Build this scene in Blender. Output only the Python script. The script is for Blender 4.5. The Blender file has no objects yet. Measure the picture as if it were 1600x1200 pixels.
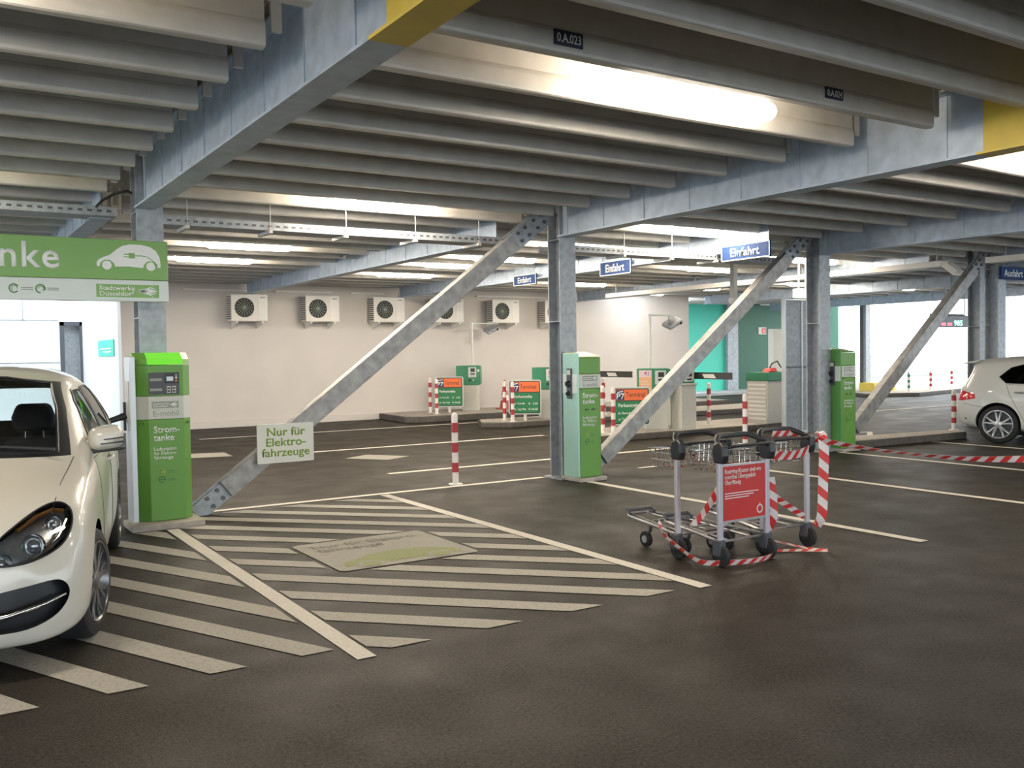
import bpy, bmesh, math, random
from mathutils import Vector, Matrix
from mathutils.bvhtree import BVHTree
random.seed(7)
SC = bpy.context.scene
COL = SC.collection
PI = math.pi

# ------------------------------------------------------------------ camera, sky, exposure
cam_d = bpy.data.cameras.new('camera'); cam = bpy.data.objects.new('camera', cam_d); COL.objects.link(cam)
cam_d.sensor_width = 36.0; cam_d.lens = 1444.0 / 1600.0 * 36.0; cam_d.clip_start = 0.05; cam_d.clip_end = 400
def cam_axes(yaw, pitch, roll):
    cy, sy, cp, sp = math.cos(yaw), math.sin(yaw), math.cos(pitch), math.sin(pitch)
    f = Vector((sy*cp, cy*cp, -sp)); r0 = Vector((cy, -sy, 0)); u0 = r0.cross(f)
    return r0*math.cos(roll) + u0*math.sin(roll), u0*math.cos(roll) - r0*math.sin(roll), f
_r, _u, _f = cam_axes(math.radians(32.635), math.radians(1.897), math.radians(-0.848))
cam.matrix_world = Matrix(((_r.x, _u.x, -_f.x, 0), (_r.y, _u.y, -_f.y, 0), (_r.z, _u.z, -_f.z, 1.608), (0, 0, 0, 1)))
SC.camera = cam
world = bpy.data.worlds.new('overcast_sky'); SC.world = world; world.use_nodes = True
bg = world.node_tree.nodes['Background']; bg.inputs[0].default_value = (0.84, 0.93, 1.0, 1); bg.inputs[1].default_value = 5.6
SC.view_settings.view_transform = 'Standard'; SC.view_settings.look = 'None'
SC.view_settings.exposure = 0.0; SC.view_settings.gamma = 1.0; SC.view_settings.use_curve_mapping = False
LAMP_POWER = 66.0
LAMP_COLOR = (1.0, 0.875, 0.71)

# ------------------------------------------------------------------ materials
def mat(name, col, rough=0.6, metal=0.0, emit=None, estr=0.0, var=0.0, vscale=20.0, bump=0.0, bscale=60.0, spec=0.5, coat=0.0, var2=None, detail=4.0):
    m = bpy.data.materials.new(name); m.use_nodes = True
    nt = m.node_tree; b = nt.nodes['Principled BSDF']
    b.inputs['Base Color'].default_value = (*col, 1); b.inputs['Roughness'].default_value = rough; b.inputs['Metallic'].default_value = metal
    b.inputs['Specular IOR Level'].default_value = spec; b.inputs['Coat Weight'].default_value = coat; b.inputs['Coat Roughness'].default_value = 0.04
    if emit: b.inputs['Emission Color'].default_value = (*emit, 1); b.inputs['Emission Strength'].default_value = estr
    if var or bump:
        tc = nt.nodes.new('ShaderNodeTexCoord')
    if var:
        n = nt.nodes.new('ShaderNodeTexNoise'); n.inputs['Scale'].default_value = vscale; n.inputs['Detail'].default_value = detail
        nt.links.new(tc.outputs['Object'], n.inputs['Vector'])
        r = nt.nodes.new('ShaderNodeValToRGB'); r.color_ramp.elements[0].position = 0.3; r.color_ramp.elements[1].position = 0.7
        c2 = var2 if var2 else tuple(c*(1-var) for c in col)
        r.color_ramp.elements[0].color = (*c2, 1); r.color_ramp.elements[1].color = (*[min(1, c*(1+var*0.6)) for c in col], 1)
        nt.links.new(n.outputs['Fac'], r.inputs['Fac']); nt.links.new(r.outputs['Color'], b.inputs['Base Color'])
    if bump:
        n2 = nt.nodes.new('ShaderNodeTexNoise'); n2.inputs['Scale'].default_value = bscale; n2.inputs['Detail'].default_value = 6
        nt.links.new(tc.outputs['Object'], n2.inputs['Vector'])
        bp = nt.nodes.new('ShaderNodeBump'); bp.inputs['Strength'].default_value = bump; bp.inputs['Distance'].default_value = 0.01
        nt.links.new(n2.outputs['Fac'], bp.inputs['Height']); nt.links.new(bp.outputs['Normal'], b.inputs['Normal'])
    return m
def asphalt_mat():
    m = bpy.data.materials.new('asphalt'); m.use_nodes = True; nt = m.node_tree; b = nt.nodes['Principled BSDF']
    tc = nt.nodes.new('ShaderNodeTexCoord')
    def noise(s, d=5):
        n = nt.nodes.new('ShaderNodeTexNoise'); n.inputs['Scale'].default_value = s; n.inputs['Detail'].default_value = d
        nt.links.new(tc.outputs['Object'], n.inputs['Vector']); return n
    def ramp(src, p0, c0, p1, c1):
        r = nt.nodes.new('ShaderNodeValToRGB'); e = r.color_ramp.elements
        e[0].position = p0; e[0].color = (*c0, 1); e[1].position = p1; e[1].color = (*c1, 1)
        nt.links.new(src, r.inputs['Fac']); return r
    def mix(t, f, a, c):
        x = nt.nodes.new('ShaderNodeMixRGB'); x.blend_type = t; x.inputs[0].default_value = f
        nt.links.new(a, x.inputs[1]); nt.links.new(c, x.inputs[2]); return x
    big = ramp(noise(0.35, 4).outputs['Fac'], 0.3, (.027, .0228, .0175), 0.7, (.041, .035, .0275))
    fine = ramp(noise(55, 4).outputs['Fac'], 0.34, (.42, .42, .42), 0.70, (1.5, 1.47, 1.43))
    chips = ramp(noise(140, 2).outputs['Fac'], 0.60, (1, 1, 1), 0.70, (2.6, 2.5, 2.35))
    x = mix('MULTIPLY', 1.0, mix('MULTIPLY', 1.0, big.outputs[0], fine.outputs[0]).outputs[0], chips.outputs[0])
    nt.links.new(x.outputs[0], b.inputs['Base Color'])
    rr = ramp(noise(2.0, 4).outputs['Fac'], 0.3, (.50,)*3, 0.7, (.66,)*3); nt.links.new(rr.outputs[0], b.inputs['Roughness'])
    bp = nt.nodes.new('ShaderNodeBump'); bp.inputs['Strength'].default_value = 0.55; bp.inputs['Distance'].default_value = 0.006
    nt.links.new(noise(120, 4).outputs['Fac'], bp.inputs['Height']); nt.links.new(bp.outputs['Normal'], b.inputs['Normal'])
    b.inputs['Specular IOR Level'].default_value = 0.16
    return m
def paint_mat(name, col, wear=0.5):
    m = bpy.data.materials.new(name); m.use_nodes = True; nt = m.node_tree; b = nt.nodes['Principled BSDF']
    tc = nt.nodes.new('ShaderNodeTexCoord'); n = nt.nodes.new('ShaderNodeTexNoise'); n.inputs['Scale'].default_value = 45; n.inputs['Detail'].default_value = 8
    n.inputs['Roughness'].default_value = 0.75
    nt.links.new(tc.outputs['Object'], n.inputs['Vector'])
    r = nt.nodes.new('ShaderNodeValToRGB'); e = r.color_ramp.elements
    e[0].position = 0.30; e[0].color = (*[c*(1-wear) for c in col], 1); e[1].position = 0.52; e[1].color = (*col, 1)
    nt.links.new(n.outputs['Fac'], r.inputs['Fac']); nt.links.new(r.outputs[0], b.inputs['Base Color']); b.inputs['Roughness'].default_value = 0.75
    return m
def glass_mat(name, tint, ior=1.5, rough=0.0):
    m = bpy.data.materials.new(name); m.use_nodes = True; nt = m.node_tree; nt.nodes.remove(nt.nodes['Principled BSDF'])
    out = nt.nodes['Material Output']
    t = nt.nodes.new('ShaderNodeBsdfTransparent'); t.inputs[0].default_value = (*tint, 1)
    g = nt.nodes.new('ShaderNodeBsdfGlossy'); g.inputs['Roughness'].default_value = rough
    f = nt.nodes.new('ShaderNodeFresnel'); f.inputs['IOR'].default_value = ior
    x = nt.nodes.new('ShaderNodeMixShader')
    nt.links.new(f.outputs[0], x.inputs[0]); nt.links.new(t.outputs[0], x.inputs[1]); nt.links.new(g.outputs[0], x.inputs[2]); nt.links.new(x.outputs[0], out.inputs[0])
    return m
M = {}
M['asphalt'] = asphalt_mat()
M['line'] = paint_mat('line_paint', (.72, .68, .60), .3)
M['hatch'] = paint_mat('hatch_paint', (.42, .395, .345), .45)
M['pictogram'] = paint_mat('pictogram_paint', (.34, .325, .275), .3)
M['picto_green'] = paint_mat('pictogram_green', (.26, .29, .11), .35)
M['picto_dark'] = paint_mat('pictogram_dark', (.19, .18, .15), .3)
M['deck'] = mat('deck_sheet', (.50, .47, .43), .5, .2, var=.12, vscale=3)
M['joist'] = mat('joist_steel', (.64, .62, .58), .5, .15, var=.10, vscale=5)
M['galv'] = mat('galvanised_steel', (.36, .385, .41), .5, .35, var=.22, vscale=14)
M['beam'] = mat('beam_steel', (.45, .53, .63), .5, .25, var=.18, vscale=7)
M['brace'] = mat('brace_steel', (.33, .325, .315), .5, .4, var=.3, vscale=10)
M['yellow'] = mat('yellow_paint', (.72, .53, .07), .5, var=.08, vscale=6)
M['arm_dark'] = mat('barrier_arm_dark', (.055, .050, .044), .5, var=.1)
M['bolt'] = mat('bolt_steel', (.12, .12, .125), .45, .6, var=.2, vscale=40)
M['wall'] = mat('wall_panel_white', (.62, .575, .535), .6, var=.05, vscale=1.2)
M['facade'] = mat('facade_white', (.86, .87, .88), .6, var=.02, vscale=2)
M['trim_white'] = mat('trim_white', (.80, .77, .72), .5, var=.03)
M['concrete'] = mat('kerb_concrete', (.40, .365, .32), .85, var=.22, vscale=9, bump=.3)
M['kerb_dark'] = mat('kerb_stone', (.10, .088, .076), .85, var=.25, vscale=12, bump=.3)
M['pave'] = mat('outdoor_paving', (.52, .53, .54), .8, var=.1, vscale=2)
M['green'] = mat('charger_green', (.125, .315, .045), .4, var=.05, vscale=3)
M['green_dk'] = mat('charger_green_side', (.10, .30, .06), .4, var=.05, vscale=3)
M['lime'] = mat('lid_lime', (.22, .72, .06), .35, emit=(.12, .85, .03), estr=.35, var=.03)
M['cream_lid'] = mat('lid_cream', (.72, .78, .48), .4, var=.03)
M['band'] = mat('band_white', (.60, .62, .56), .45, var=.03)
M['alu'] = mat('aluminium', (.66, .70, .72), .38, .35, var=.06, vscale=5)
M['mint'] = mat('side_sheet_silver_green', (.38, .60, .50), .35, .3, var=.05, vscale=3)
M['txt_white'] = mat('print_white', (.82, .84, .80), .5, var=.02)
M['txt_green'] = mat('print_green', (.22, .36, .05), .5, var=.02)
M['txt_dkgreen'] = mat('print_dark_green', (.06, .19, .04), .5, var=.02)
M['txt_grey'] = mat('print_grey', (.30, .33, .28), .5, var=.02)
M['txt_black'] = mat('print_black', (.03, .03, .03), .5, var=.02)
M['black'] = mat('black_plastic', (.018, .019, .022), .4, var=.2, vscale=8)
M['blackmatt'] = mat('black_rubber', (.014, .014, .014), .75, var=.25, vscale=20)
M['darkgrey'] = mat('dark_grey_plastic', (.07, .075, .085), .45, var=.1)
M['screen'] = mat('display_screen', (.45, .52, .52), .3, emit=(.6, .75, .75), estr=.25, var=.02)
M['sign_green'] = mat('sign_green', (.20, .40, .10), .32, var=.03, vscale=2, coat=.5)
M['sign_white'] = mat('sign_white', (.66, .72, .68), .32, var=.02, coat=.5)
M['cream'] = mat('sign_cream', (.74, .74, .66), .5, var=.02)
M['blue'] = mat('sign_blue', (.028, .060, .165), .7, spec=.2, var=.03)
M['navy'] = mat('label_navy', (.03, .04, .075), .4, var=.03)
M['orange'] = mat('board_orange', (.85, .17, .045), .5, var=.03)
M['board_green'] = mat('board_green', (.025, .20, .075), .5, var=.03)
M['frame_grey'] = mat('board_frame', (.55, .60, .55), .45, .2, var=.04)
M['red'] = mat('post_red', (.40, .035, .045), .45, var=.08)
M['post_white'] = mat('post_white', (.76, .70, .66), .45, var=.05)
M['tape_red'] = mat('tape_red', (.66, .045, .04), .4, var=.06)
M['tape_white'] = mat('tape_white', (.78, .70, .66), .4, var=.06)
M['cone'] = mat('cone_red', (.42, .08, .06), .5, var=.08)
M['machine_green'] = mat('machine_green', (.035, .22, .115), .45, var=.05)
M['machine_grey'] = mat('machine_grey', (.58, .57, .51), .5, var=.05)
M['poster'] = mat('poster_orange', (.85, .47, .24), .5, var=.06, vscale=8)
M['poster_top'] = mat('poster_pink', (.85, .62, .62), .5, var=.05)
M['violet'] = mat('poster_violet', (.35, .10, .45), .5, var=.05)
M['turq'] = mat('wall_turquoise', (.07, .66, .50), .5, var=.04, vscale=1)
M['dkgreen_wall'] = mat('wall_green', (.010, .115, .062), .5, var=.06, vscale=1)
M['ac_white'] = mat('ac_casing', (.76, .72, .66), .45, var=.03)
M['chrome'] = mat('chrome', (.78, .78, .78), .12, 1.0, var=.03)
M['trolley'] = mat('trolley_tube', (.50, .49, .50), .32, .8, var=.12, vscale=25)
M['trolley_post'] = mat('trolley_post', (.50, .48, .52), .4, .35, var=.06)
M['ad_red'] = mat('advert_red', (.60, .025, .02), .35, var=.04, vscale=3)
M['lamp'] = mat('lamp_diffuser', (.9, .9, .88), .4, emit=LAMP_COLOR, estr=LAMP_POWER, var=.01)
M['lamp_cool'] = mat('lamp_diffuser_cool', (.9, .9, .9), .4, emit=(.86, .93, 1.0), estr=LAMP_POWER*.4, var=.01)
M['lamp_body'] = mat('lamp_housing', (.45, .44, .42), .5, var=.05)
M['exit_lit'] = mat('sign_lightbox', (.85, .9, .88), .4, emit=(.95, 1, .97), estr=2.0, var=.01)
M['led_green'] = mat('led_green', (.1, .8, .4), .4, emit=(.35, 1.0, .6), estr=3.0, var=.01)
M['led_red'] = mat('led_red', (.8, .05, .1), .4, emit=(1.0, .12, .18), estr=2.0, var=.01)
M['car_white'] = mat('car_paint_white', (.60, .575, .505), .3, var=.006, vscale=2, coat=.55)
M['car_white2'] = mat('car_paint_white_cool', (.66, .655, .62), .3, var=.006, vscale=2, coat=.6)
M['car_glass'] = glass_mat('car_glass', (.80, .86, .85))
M['car_glass_dark'] = glass_mat('car_glass_dark', (.10, .11, .13))
M['lamp_glass'] = glass_mat('headlamp_glass', (.85, .88, .9))
M['lining'] = mat('cabin_lining', (.22, .22, .21), .8, var=.1)
M['seat'] = mat('seat_cloth', (.022, .027, .035), .85, var=.25, vscale=60)
M['reflector'] = mat('lamp_reflector', (.62, .62, .63), .28, .8, var=.2, vscale=30)
M['alloy'] = mat('wheel_alloy', (.62, .63, .64), .28, .7, var=.05)
M['alloy_dark'] = mat('wheel_alloy_dark', (.17, .17, .175), .3, .8, var=.08)
M['amber'] = mat('indicator_amber', (.45, .20, .05), .3, var=.05)
M['tail_red'] = mat('tail_lamp_red', (.62, .02, .035), .15, var=.05, coat=1)
M['tyre'] = mat('tyre_rubber', (.016, .016, .017), .7, var=.2, vscale=30)

# ------------------------------------------------------------------ mesh helpers
class MB:
    def __init__(s): s.bm = bmesh.new()
    def face(s, pts):
        return s.bm.faces.new([s.bm.verts.new(p) for p in pts])
    def box(s, x0, x1, y0, y1, z0, z1, mtx=None):
        v = [Vector((x, y, z)) for z in (z0, z1) for y in (y0, y1) for x in (x0, x1)]
        if mtx is not None: v = [mtx @ p for p in v]
        v = [s.bm.verts.new(p) for p in v]
        for q in ((0, 2, 3, 1), (4, 5, 7, 6), (0, 1, 5, 4), (2, 6, 7, 3), (0, 4, 6, 2), (1, 3, 7, 5)):
            s.bm.faces.new([v[i] for i in q])
        return s
    def ring(s, c, ax, r, n, ph=0.0, ref=None):
        ax = Vector(ax).normalized(); ref = Vector(ref) if ref is not None else (Vector((0, 0, 1)) if abs(ax.z) < .9 else Vector((1, 0, 0)))
        a = (ref - ax*ref.dot(ax)).normalized(); b = ax.cross(a)
        return [s.bm.verts.new(Vector(c) + a*r*math.cos(ph + 2*PI*i/n) + b*r*math.sin(ph + 2*PI*i/n)) for i in range(n)]
    def skin(s, rings, cap0=True, cap1=True, closed=False):
        n = len(rings[0]); k = len(rings)
        for j in range(k if closed else k-1):
            A, B = rings[j], rings[(j+1) % k]
            for i in range(n): s.bm.faces.new((A[i], A[(i+1) % n], B[(i+1) % n], B[i]))
        if not closed:
            if cap0: s.bm.faces.new(list(reversed(rings[0])))
            if cap1: s.bm.faces.new(rings[-1])
        return s
    def cyl(s, p0, p1, r0, r1=None, n=16):
        r1 = r0 if r1 is None else r1; ax = Vector(p1) - Vector(p0)
        return s.skin([s.ring(p0, ax, r0, n), s.ring(p1, ax, r1, n)])
    def lathe(s, p, ax, prof, n=24, caps=True):      # prof: (distance along axis, radius)
        ax = Vector(ax).normalized(); p = Vector(p)
        return s.skin([s.ring(p + ax*t, ax, max(r, 1e-4), n) for t, r in prof], caps, caps)
    def tube(s, pts, r, n=8, closed=False):
        pts = [Vector(p) for p in pts]; rings = []; k = len(pts); ref = None
        for i, p in enumerate(pts):
            if closed: d = (pts[(i+1) % k] - pts[i-1])
            else: d = pts[min(i+1, k-1)] - pts[max(i-1, 0)]
            d.normalize()
            if ref is None: ref = Vector((0, 0, 1)) if abs(d.z) < .9 else Vector((1, 0, 0))
            ref = (ref - d*ref.dot(d))
            if ref.length < 1e-5: ref = Vector((1, 0, 0)) if abs(d.x) < .9 else Vector((0, 1, 0)); ref = ref - d*ref.dot(d)
            ref.normalize()
            rings.append(s.ring(p, d, r[i] if isinstance(r, (list, tuple)) else r, n, 0, ref))
        return s.skin(rings, closed=closed)
    def prism(s, poly, plane, a0, a1):               # poly 2-D in plane 'xz','xy','yz', extruded a0..a1
        f = {'xz': lambda u, v, a: (u, a, v), 'xy': lambda u, v, a: (u, v, a), 'yz': lambda u, v, a: (a, u, v)}[plane]
        A = [s.bm.verts.new(f(u, v, a0)) for u, v in poly]; B = [s.bm.verts.new(f(u, v, a1)) for u, v in poly]
        n = len(poly)
        for i in range(n): s.bm.faces.new((A[i], A[(i+1) % n], B[(i+1) % n], B[i]))
        s.bm.faces.new(list(reversed(A))); s.bm.faces.new(B)
        return s
    def sphere(s, c, r, sc=(1, 1, 1), n=16, m=10):
        c = Vector(c); rings = []
        for j in range(1, m):
            t = PI*j/m
            rings.append([s.bm.verts.new(c + Vector((r*sc[0]*math.sin(t)*math.cos(2*PI*i/n), r*sc[1]*math.sin(t)*math.sin(2*PI*i/n), -r*sc[2]*math.cos(t)))) for i in range(n)])
        s.skin(rings, False, False)
        a = s.bm.verts.new(c - Vector((0, 0, r*sc[2]))); b = s.bm.verts.new(c + Vector((0, 0, r*sc[2])))
        for i in range(n):
            s.bm.faces.new((a, rings[0][(i+1) % n], rings[0][i])); s.bm.faces.new((b, rings[-1][i], rings[-1][(i+1) % n]))
        return s
    def build(s, name, m, parent=None, smooth=False, bevel=0.0, loc=None, recalc=True, seg=2):
        if recalc: bmesh.ops.recalc_face_normals(s.bm, faces=s.bm.faces)
        me = bpy.data.meshes.new(name); s.bm.to_mesh(me); s.bm.free()
        if smooth:
            for p in me.polygons: p.use_smooth = True
            if smooth != 'all': me.set_sharp_from_angle(angle=math.radians(38))
        return link(name, me, m, parent, bevel, loc, seg)
def link(name, me, m, parent=None, bevel=0.0, loc=None, seg=2):
    o = bpy.data.objects.new(name, me); COL.objects.link(o); me.materials.append(M[m] if isinstance(m, str) else m)
    if parent is not None: o.parent = parent
    if loc is not None: o.location = loc
    if bevel:
        b = o.modifiers.new('bevel', 'BEVEL'); b.width = bevel; b.segments = seg; b.limit_method = 'ANGLE'; b.angle_limit = math.radians(40); b.harden_normals = False
    return o
def tag(o, label, cat, group=None, kind=None):
    o['label'] = label; o['category'] = cat
    if group: o['group'] = group
    if kind: o['kind'] = kind
    return o
def thing(name, label, cat, loc=(0, 0, 0), rz=0.0, group=None, kind=None):
    o = bpy.data.objects.new(name, None); COL.objects.link(o); o.location = loc; o.rotation_euler = (0, 0, rz); o.empty_display_size = .1
    return tag(o, label, cat, group, kind)
def struct(o):
    o['kind'] = 'structure'; return o
def dup(root, loc, rz=None, label=None, group=None):
    r = root.copy(); COL.objects.link(r); r.location = loc
    if rz is not None: r.rotation_euler = (0, 0, rz)
    if label: r['label'] = label
    if group: r['group'] = group
    for ch in list(root.children):
        c = ch.copy(); COL.objects.link(c); c.parent = r; c.matrix_parent_inverse = ch.matrix_parent_inverse.copy()
        for g in list(ch.children):
            d = g.copy(); COL.objects.link(d); d.parent = c
    return r
def text(s, m, parent, x0, z0, h=None, w=None, y=0.0, face='-y', bold=0.0, align='l', name='lettering', depth=.0015, spacing=1.0, lh=.9):
    """lettering standing on a vertical face; lower-left corner (x0, z0), box height h and/or width w"""
    cu = bpy.data.curves.new(name, 'FONT'); cu.body = s; cu.size = 1.0; cu.offset = bold; cu.resolution_u = 3; cu.space_character = spacing; cu.space_line = lh; cu.align_x = 'CENTER' if align == 'c' else 'LEFT'
    t = bpy.data.objects.new(name, cu); COL.objects.link(t); bpy.context.view_layer.update()
    me = bpy.data.meshes.new_from_object(t); bpy.data.objects.remove(t); bpy.data.curves.remove(cu)
    xs = [v.co.x for v in me.vertices]; ys = [v.co.y for v in me.vertices]
    if not xs: return None
    ax, bx, ay, by = min(xs), max(xs), min(ys), max(ys)
    sy = h/(by-ay) if h else w/(bx-ax); sx = w/(bx-ax) if w else sy
    W = (bx-ax)*sx
    off = 0 if align == 'l' else (-W if align == 'r' else -W/2)
    for v in me.vertices:
        u = (v.co.x-ax)*sx + off + x0; q = (v.co.y-ay)*sy + z0
        if face == '-y': v.co = (u, y, q)
        elif face == '-x': v.co = (y, -u, q)
        elif face == 'floor': v.co = (u, q, y)
    o = link(name, me, m, parent)
    if depth:
        sm = o.modifiers.new('thick', 'SOLIDIFY'); sm.thickness = depth; sm.offset = 0
    return o
# ------------------------------------------------------------------ setting: floor and its paint
def clip_poly(poly, a, b, c):           # keep a*x+b*y <= c
    out = []
    for i in range(len(poly)):
        p, q = poly[i], poly[(i+1) % len(poly)]
        dp, dq = a*p[0]+b*p[1]-c, a*q[0]+b*q[1]-c
        if dp <= 0: out.append(p)
        if dp*dq < 0:
            t = dp/(dp-dq); out.append((p[0]+(q[0]-p[0])*t, p[1]+(q[1]-p[1])*t))
    return out
def clip_rect(poly, x0, x1, y0, y1):
    for a, b, c in ((1, 0, x1), (-1, 0, -x0), (0, 1, y1), (0, -1, -y0)):
        poly = clip_poly(poly, a, b, c)
        if len(poly) < 3: return []
    return poly
fl = MB(); fl.face([(-14, -14, 0), (32, -14, 0), (32, 25.5, 0), (-14, 25.5, 0)])
floor = struct(fl.build('floor', 'asphalt'))
og = MB(); og.face([(-120, -90, -.04), (220, -90, -.04), (220, 220, -.04), (-120, 220, -.04)])
struct(og.build('ground_outside', 'pave'))
def paint(name, polys, m='line', z=.004):
    b = MB()
    for p in polys:
        if len(p) >= 3: b.face([(x, y, z) for x, y in p])
    return b.build(name, m, floor, recalc=False)
def rect(x0, x1, y0, y1): return [(x0, y0), (x1, y0), (x1, y1), (x0, y1)]
for k, (ya, yb) in {-2: (4.57, 9.7), -1: (4.57, 9.7), 0: (4.52, 9.0), 1: (4.55, 9.72), 2: (4.57, 9.25), 3: (4.57, 9.6), 4: (4.57, 9.3), 5: (4.57, 9.6), 6: (4.57, 9.6)}.items():
    x = 1.955 + 2.5*k
    paint('bay_line', [rect(x-.055, x+.055, ya, yb)])
paint('bay_line', [rect(2.45, 6.75, 9.76, 9.86)]); paint('bay_line', [rect(8.3, 9.2, 9.72, 9.80)])
# 45 degree hatching of the middle bay, left free around the pictogram
px0, px1, py0, py1 = 2.59, 3.79, 6.43, 7.55
for k in range(-1, 12):
    c = 4.86 + .612*k; h = .125
    strip = [(1.5, c+.5-h), (1.5, c+.5+h), (5.0, c-3.0+h), (5.0, c-3.0-h)]
    a = clip_rect(strip, 2.03, 4.385, 4.60, 9.66); g = .04
    if len(a) < 3: continue
    parts = [clip_rect(a, 0, px0-g, 0, 12), clip_rect(a, px1+g, 9, 0, 12), clip_rect(a, px0-g, px1+g, 0, py0-g), clip_rect(a, px0-g, px1+g, py1+g, 12)]
    paint('hatch_stripe', parts, 'hatch')
for k in range(0, 9):
    c = 1.27 + 1.03*k; h = .20
    strip = [(-.6, c+2.55*2.14-h), (-.6, c+2.55*2.14+h), (2.4, c-.445*2.14+h), (2.4, c-.445*2.14-h)]
    a = clip_rect(strip, -.48, 1.87, 4.75, 9.0)
    if len(a) >= 3: paint('hatch_stripe', [a], 'hatch')
pg = MB(); r = .06; pts = []
for cx, cy, a0 in ((px1-r, py0+r, -90), (px1-r, py1-r, 0), (px0+r, py1-r, 90), (px0+r, py0+r, 180)):
    for i in range(5):
        a = math.radians(a0 + i*22.5); pts.append((cx+r*math.cos(a), cy+r*math.sin(a), .006))
pg.face(pts); pict = pg.build('pictogram_panel', 'pictogram', floor, recalc=False)
def car_outline(x0, y0, L, H):
    s = [(0, .12), (.01, .34), (.05, .50), (.16, .62), (.30, .86), (.42, .98), (.58, 1.0), (.74, .93), (.88, .70), (.97, .52), (1.0, .34), (.99, .12)]
    return [(x0 + u*L, y0 + v*H) for u, v in s]
def disc(x, y, r, n=20): return [(x+r*math.cos(2*PI*i/n), y+r*math.sin(2*PI*i/n)) for i in range(n)]
paint('car_pictogram', [car_outline(2.68, 6.50, 1.02, .40)], 'picto_green', .0075)
paint('car_pictogram', [disc(2.89, 6.55, .105), disc(3.49, 6.55, .105)], 'pictogram', .0085)
paint('car_pictogram', [disc(2.89, 6.55, .075), disc(3.49, 6.55, .075)], 'picto_green', .0095)
text('Nur für Elektro-\nfahrzeuge', 'picto_dark', floor, 2.70, 7.10, h=.32, w=.98, y=.0085, face='floor', depth=0)
for x0, x1, y in ((5.3, 10.5, 11.42), (4.9, 10.2, 14.82), (4.6, 11.0, 18.65), (20.3, 26.5, 14.85)):
    paint('lane_line', [rect(x0, x1, y-.06, y+.06)])
paint('lane_marking', [[(5.55, 13.55), (6.0, 12.95), (6.5, 13.2), (6.05, 13.85)]], 'pictogram')
paint('lane_marking', [[(3.55, 15.25), (4.25, 15.1), (4.3, 15.8), (3.75, 15.95)]], 'pictogram')
mk = [(13.0, 11.1), (14.7, 10.75), (15.3, 11.2), (14.2, 11.45)]
for i in range(4):
    a, b2 = Vector(mk[i]), Vector(mk[(i+1) % 4]); d = (b2-a).normalized(); n = Vector((-d.y, d.x))*.05
    paint('lane_marking', [[tuple(a-n), tuple(b2-n), tuple(b2+n), tuple(a+n)]])

# ------------------------------------------------------------------ setting: deck overhead, joists, walls
JY0, JD, JZ = 4.30, .725, 3.30
DECK = 3.70
cb = MB()
def deck(x0, x1, y0, y1):
    n = int(round((x1-x0)/.10)); prev = None; cols = []
    for i in range(n):
        x = x0 + i*.10
        for dx, dz in ((0, 0), (.045, 0), (.055, .028), (.09, .028)):
            cols.append((x+dx, DECK+dz))
    cols.append((x1, DECK))
    for (xa, za), (xb, zb) in zip(cols, cols[1:]):
        cb.face([(xa, y0, za), (xa, y1, za), (xb, y1, zb), (xb, y0, zb)])
deck(-13, 22.5, -12, 22); deck(22.5, 31.5, -12, 25)
cb.box(-13, 22.5, -12, 22, DECK+.05, DECK+.25); cb.box(22.5, 31.5, -12, 25, DECK+.05, DECK+.25)
ceiling = struct(cb.build('ceiling', 'deck', recalc=False))
def joist_mesh(L, first=0.0):
    b = MB()
    prof = [(0, DECK), (0, 3.45), (-.010, 3.435), (-.016, 3.415), (-.016, 3.325), (-.012, JZ+.008), (0, JZ), (.055, JZ), (.066, JZ+.008), (.07, 3.325), (.07, 3.43), (.055, 3.45), (.055, DECK)]
    b.prism(prof, 'yz', 0, L)
    for x in (-.10, L+.04):             # hanger brackets at both ends
        b.box(x, x+.06, .005, .035, 3.40, 3.62); b.box(x-.02 if x > 0 else x, x+.06 if x > 0 else x+.10, -.01, .05, 3.60, 3.66)
    bmesh.ops.recalc_face_normals(b.bm, faces=b.bm.faces)
    me = bpy.data.meshes.new('joist'); b.bm.to_mesh(me); b.bm.free(); return me
BX = [1.885 + 5.0*k for k in range(-3, 7)]      # main beam lines
spans = []
for xa, xb in zip(BX, BX[1:]): spans.append((xa+.16, xb-.24))
JM = joist_mesh(4.6)
jl = []
for k in range(-22, 29):
    y = JY0 + JD*k
    if y > 25: break
    for xa, xb in spans:
        if y > 21.8 and xa < 22: continue
        jl.append((xa, y))
def jdist(p):                             # joists nearest the front of the hall, in the camera's half
    x, y = p[0]+2.3, p[1]
    d = math.hypot(x, y); ang = math.degrees(math.atan2(x, y)) - 32.6
    return d + (100 if abs(ang) > 42 or y < 1.5 else 0)
jl.sort(key=jdist)
rest = bmesh.new()
for i, (x, y) in enumerate(jl):
    if i < 98:
        o = link('joist', JM, 'joist', ceiling, loc=(x, y, 0)) if i == 0 else None
        if o is None:
            o = bpy.data.objects.new('joist', JM); COL.objects.link(o); o.parent = ceiling; o.location = (x, y, 0)
    else:
        n0 = len(rest.verts); rest.from_mesh(JM); rest.verts.ensure_lookup_table()
        for v in rest.verts[n0:]: v.co += Vector((x, y, 0))
me = bpy.data.meshes.new('distant_joists'); rest.to_mesh(me); rest.free()
o = link('distant_joists', me, 'joist', ceiling); o['kind'] = 'stuff'

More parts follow.
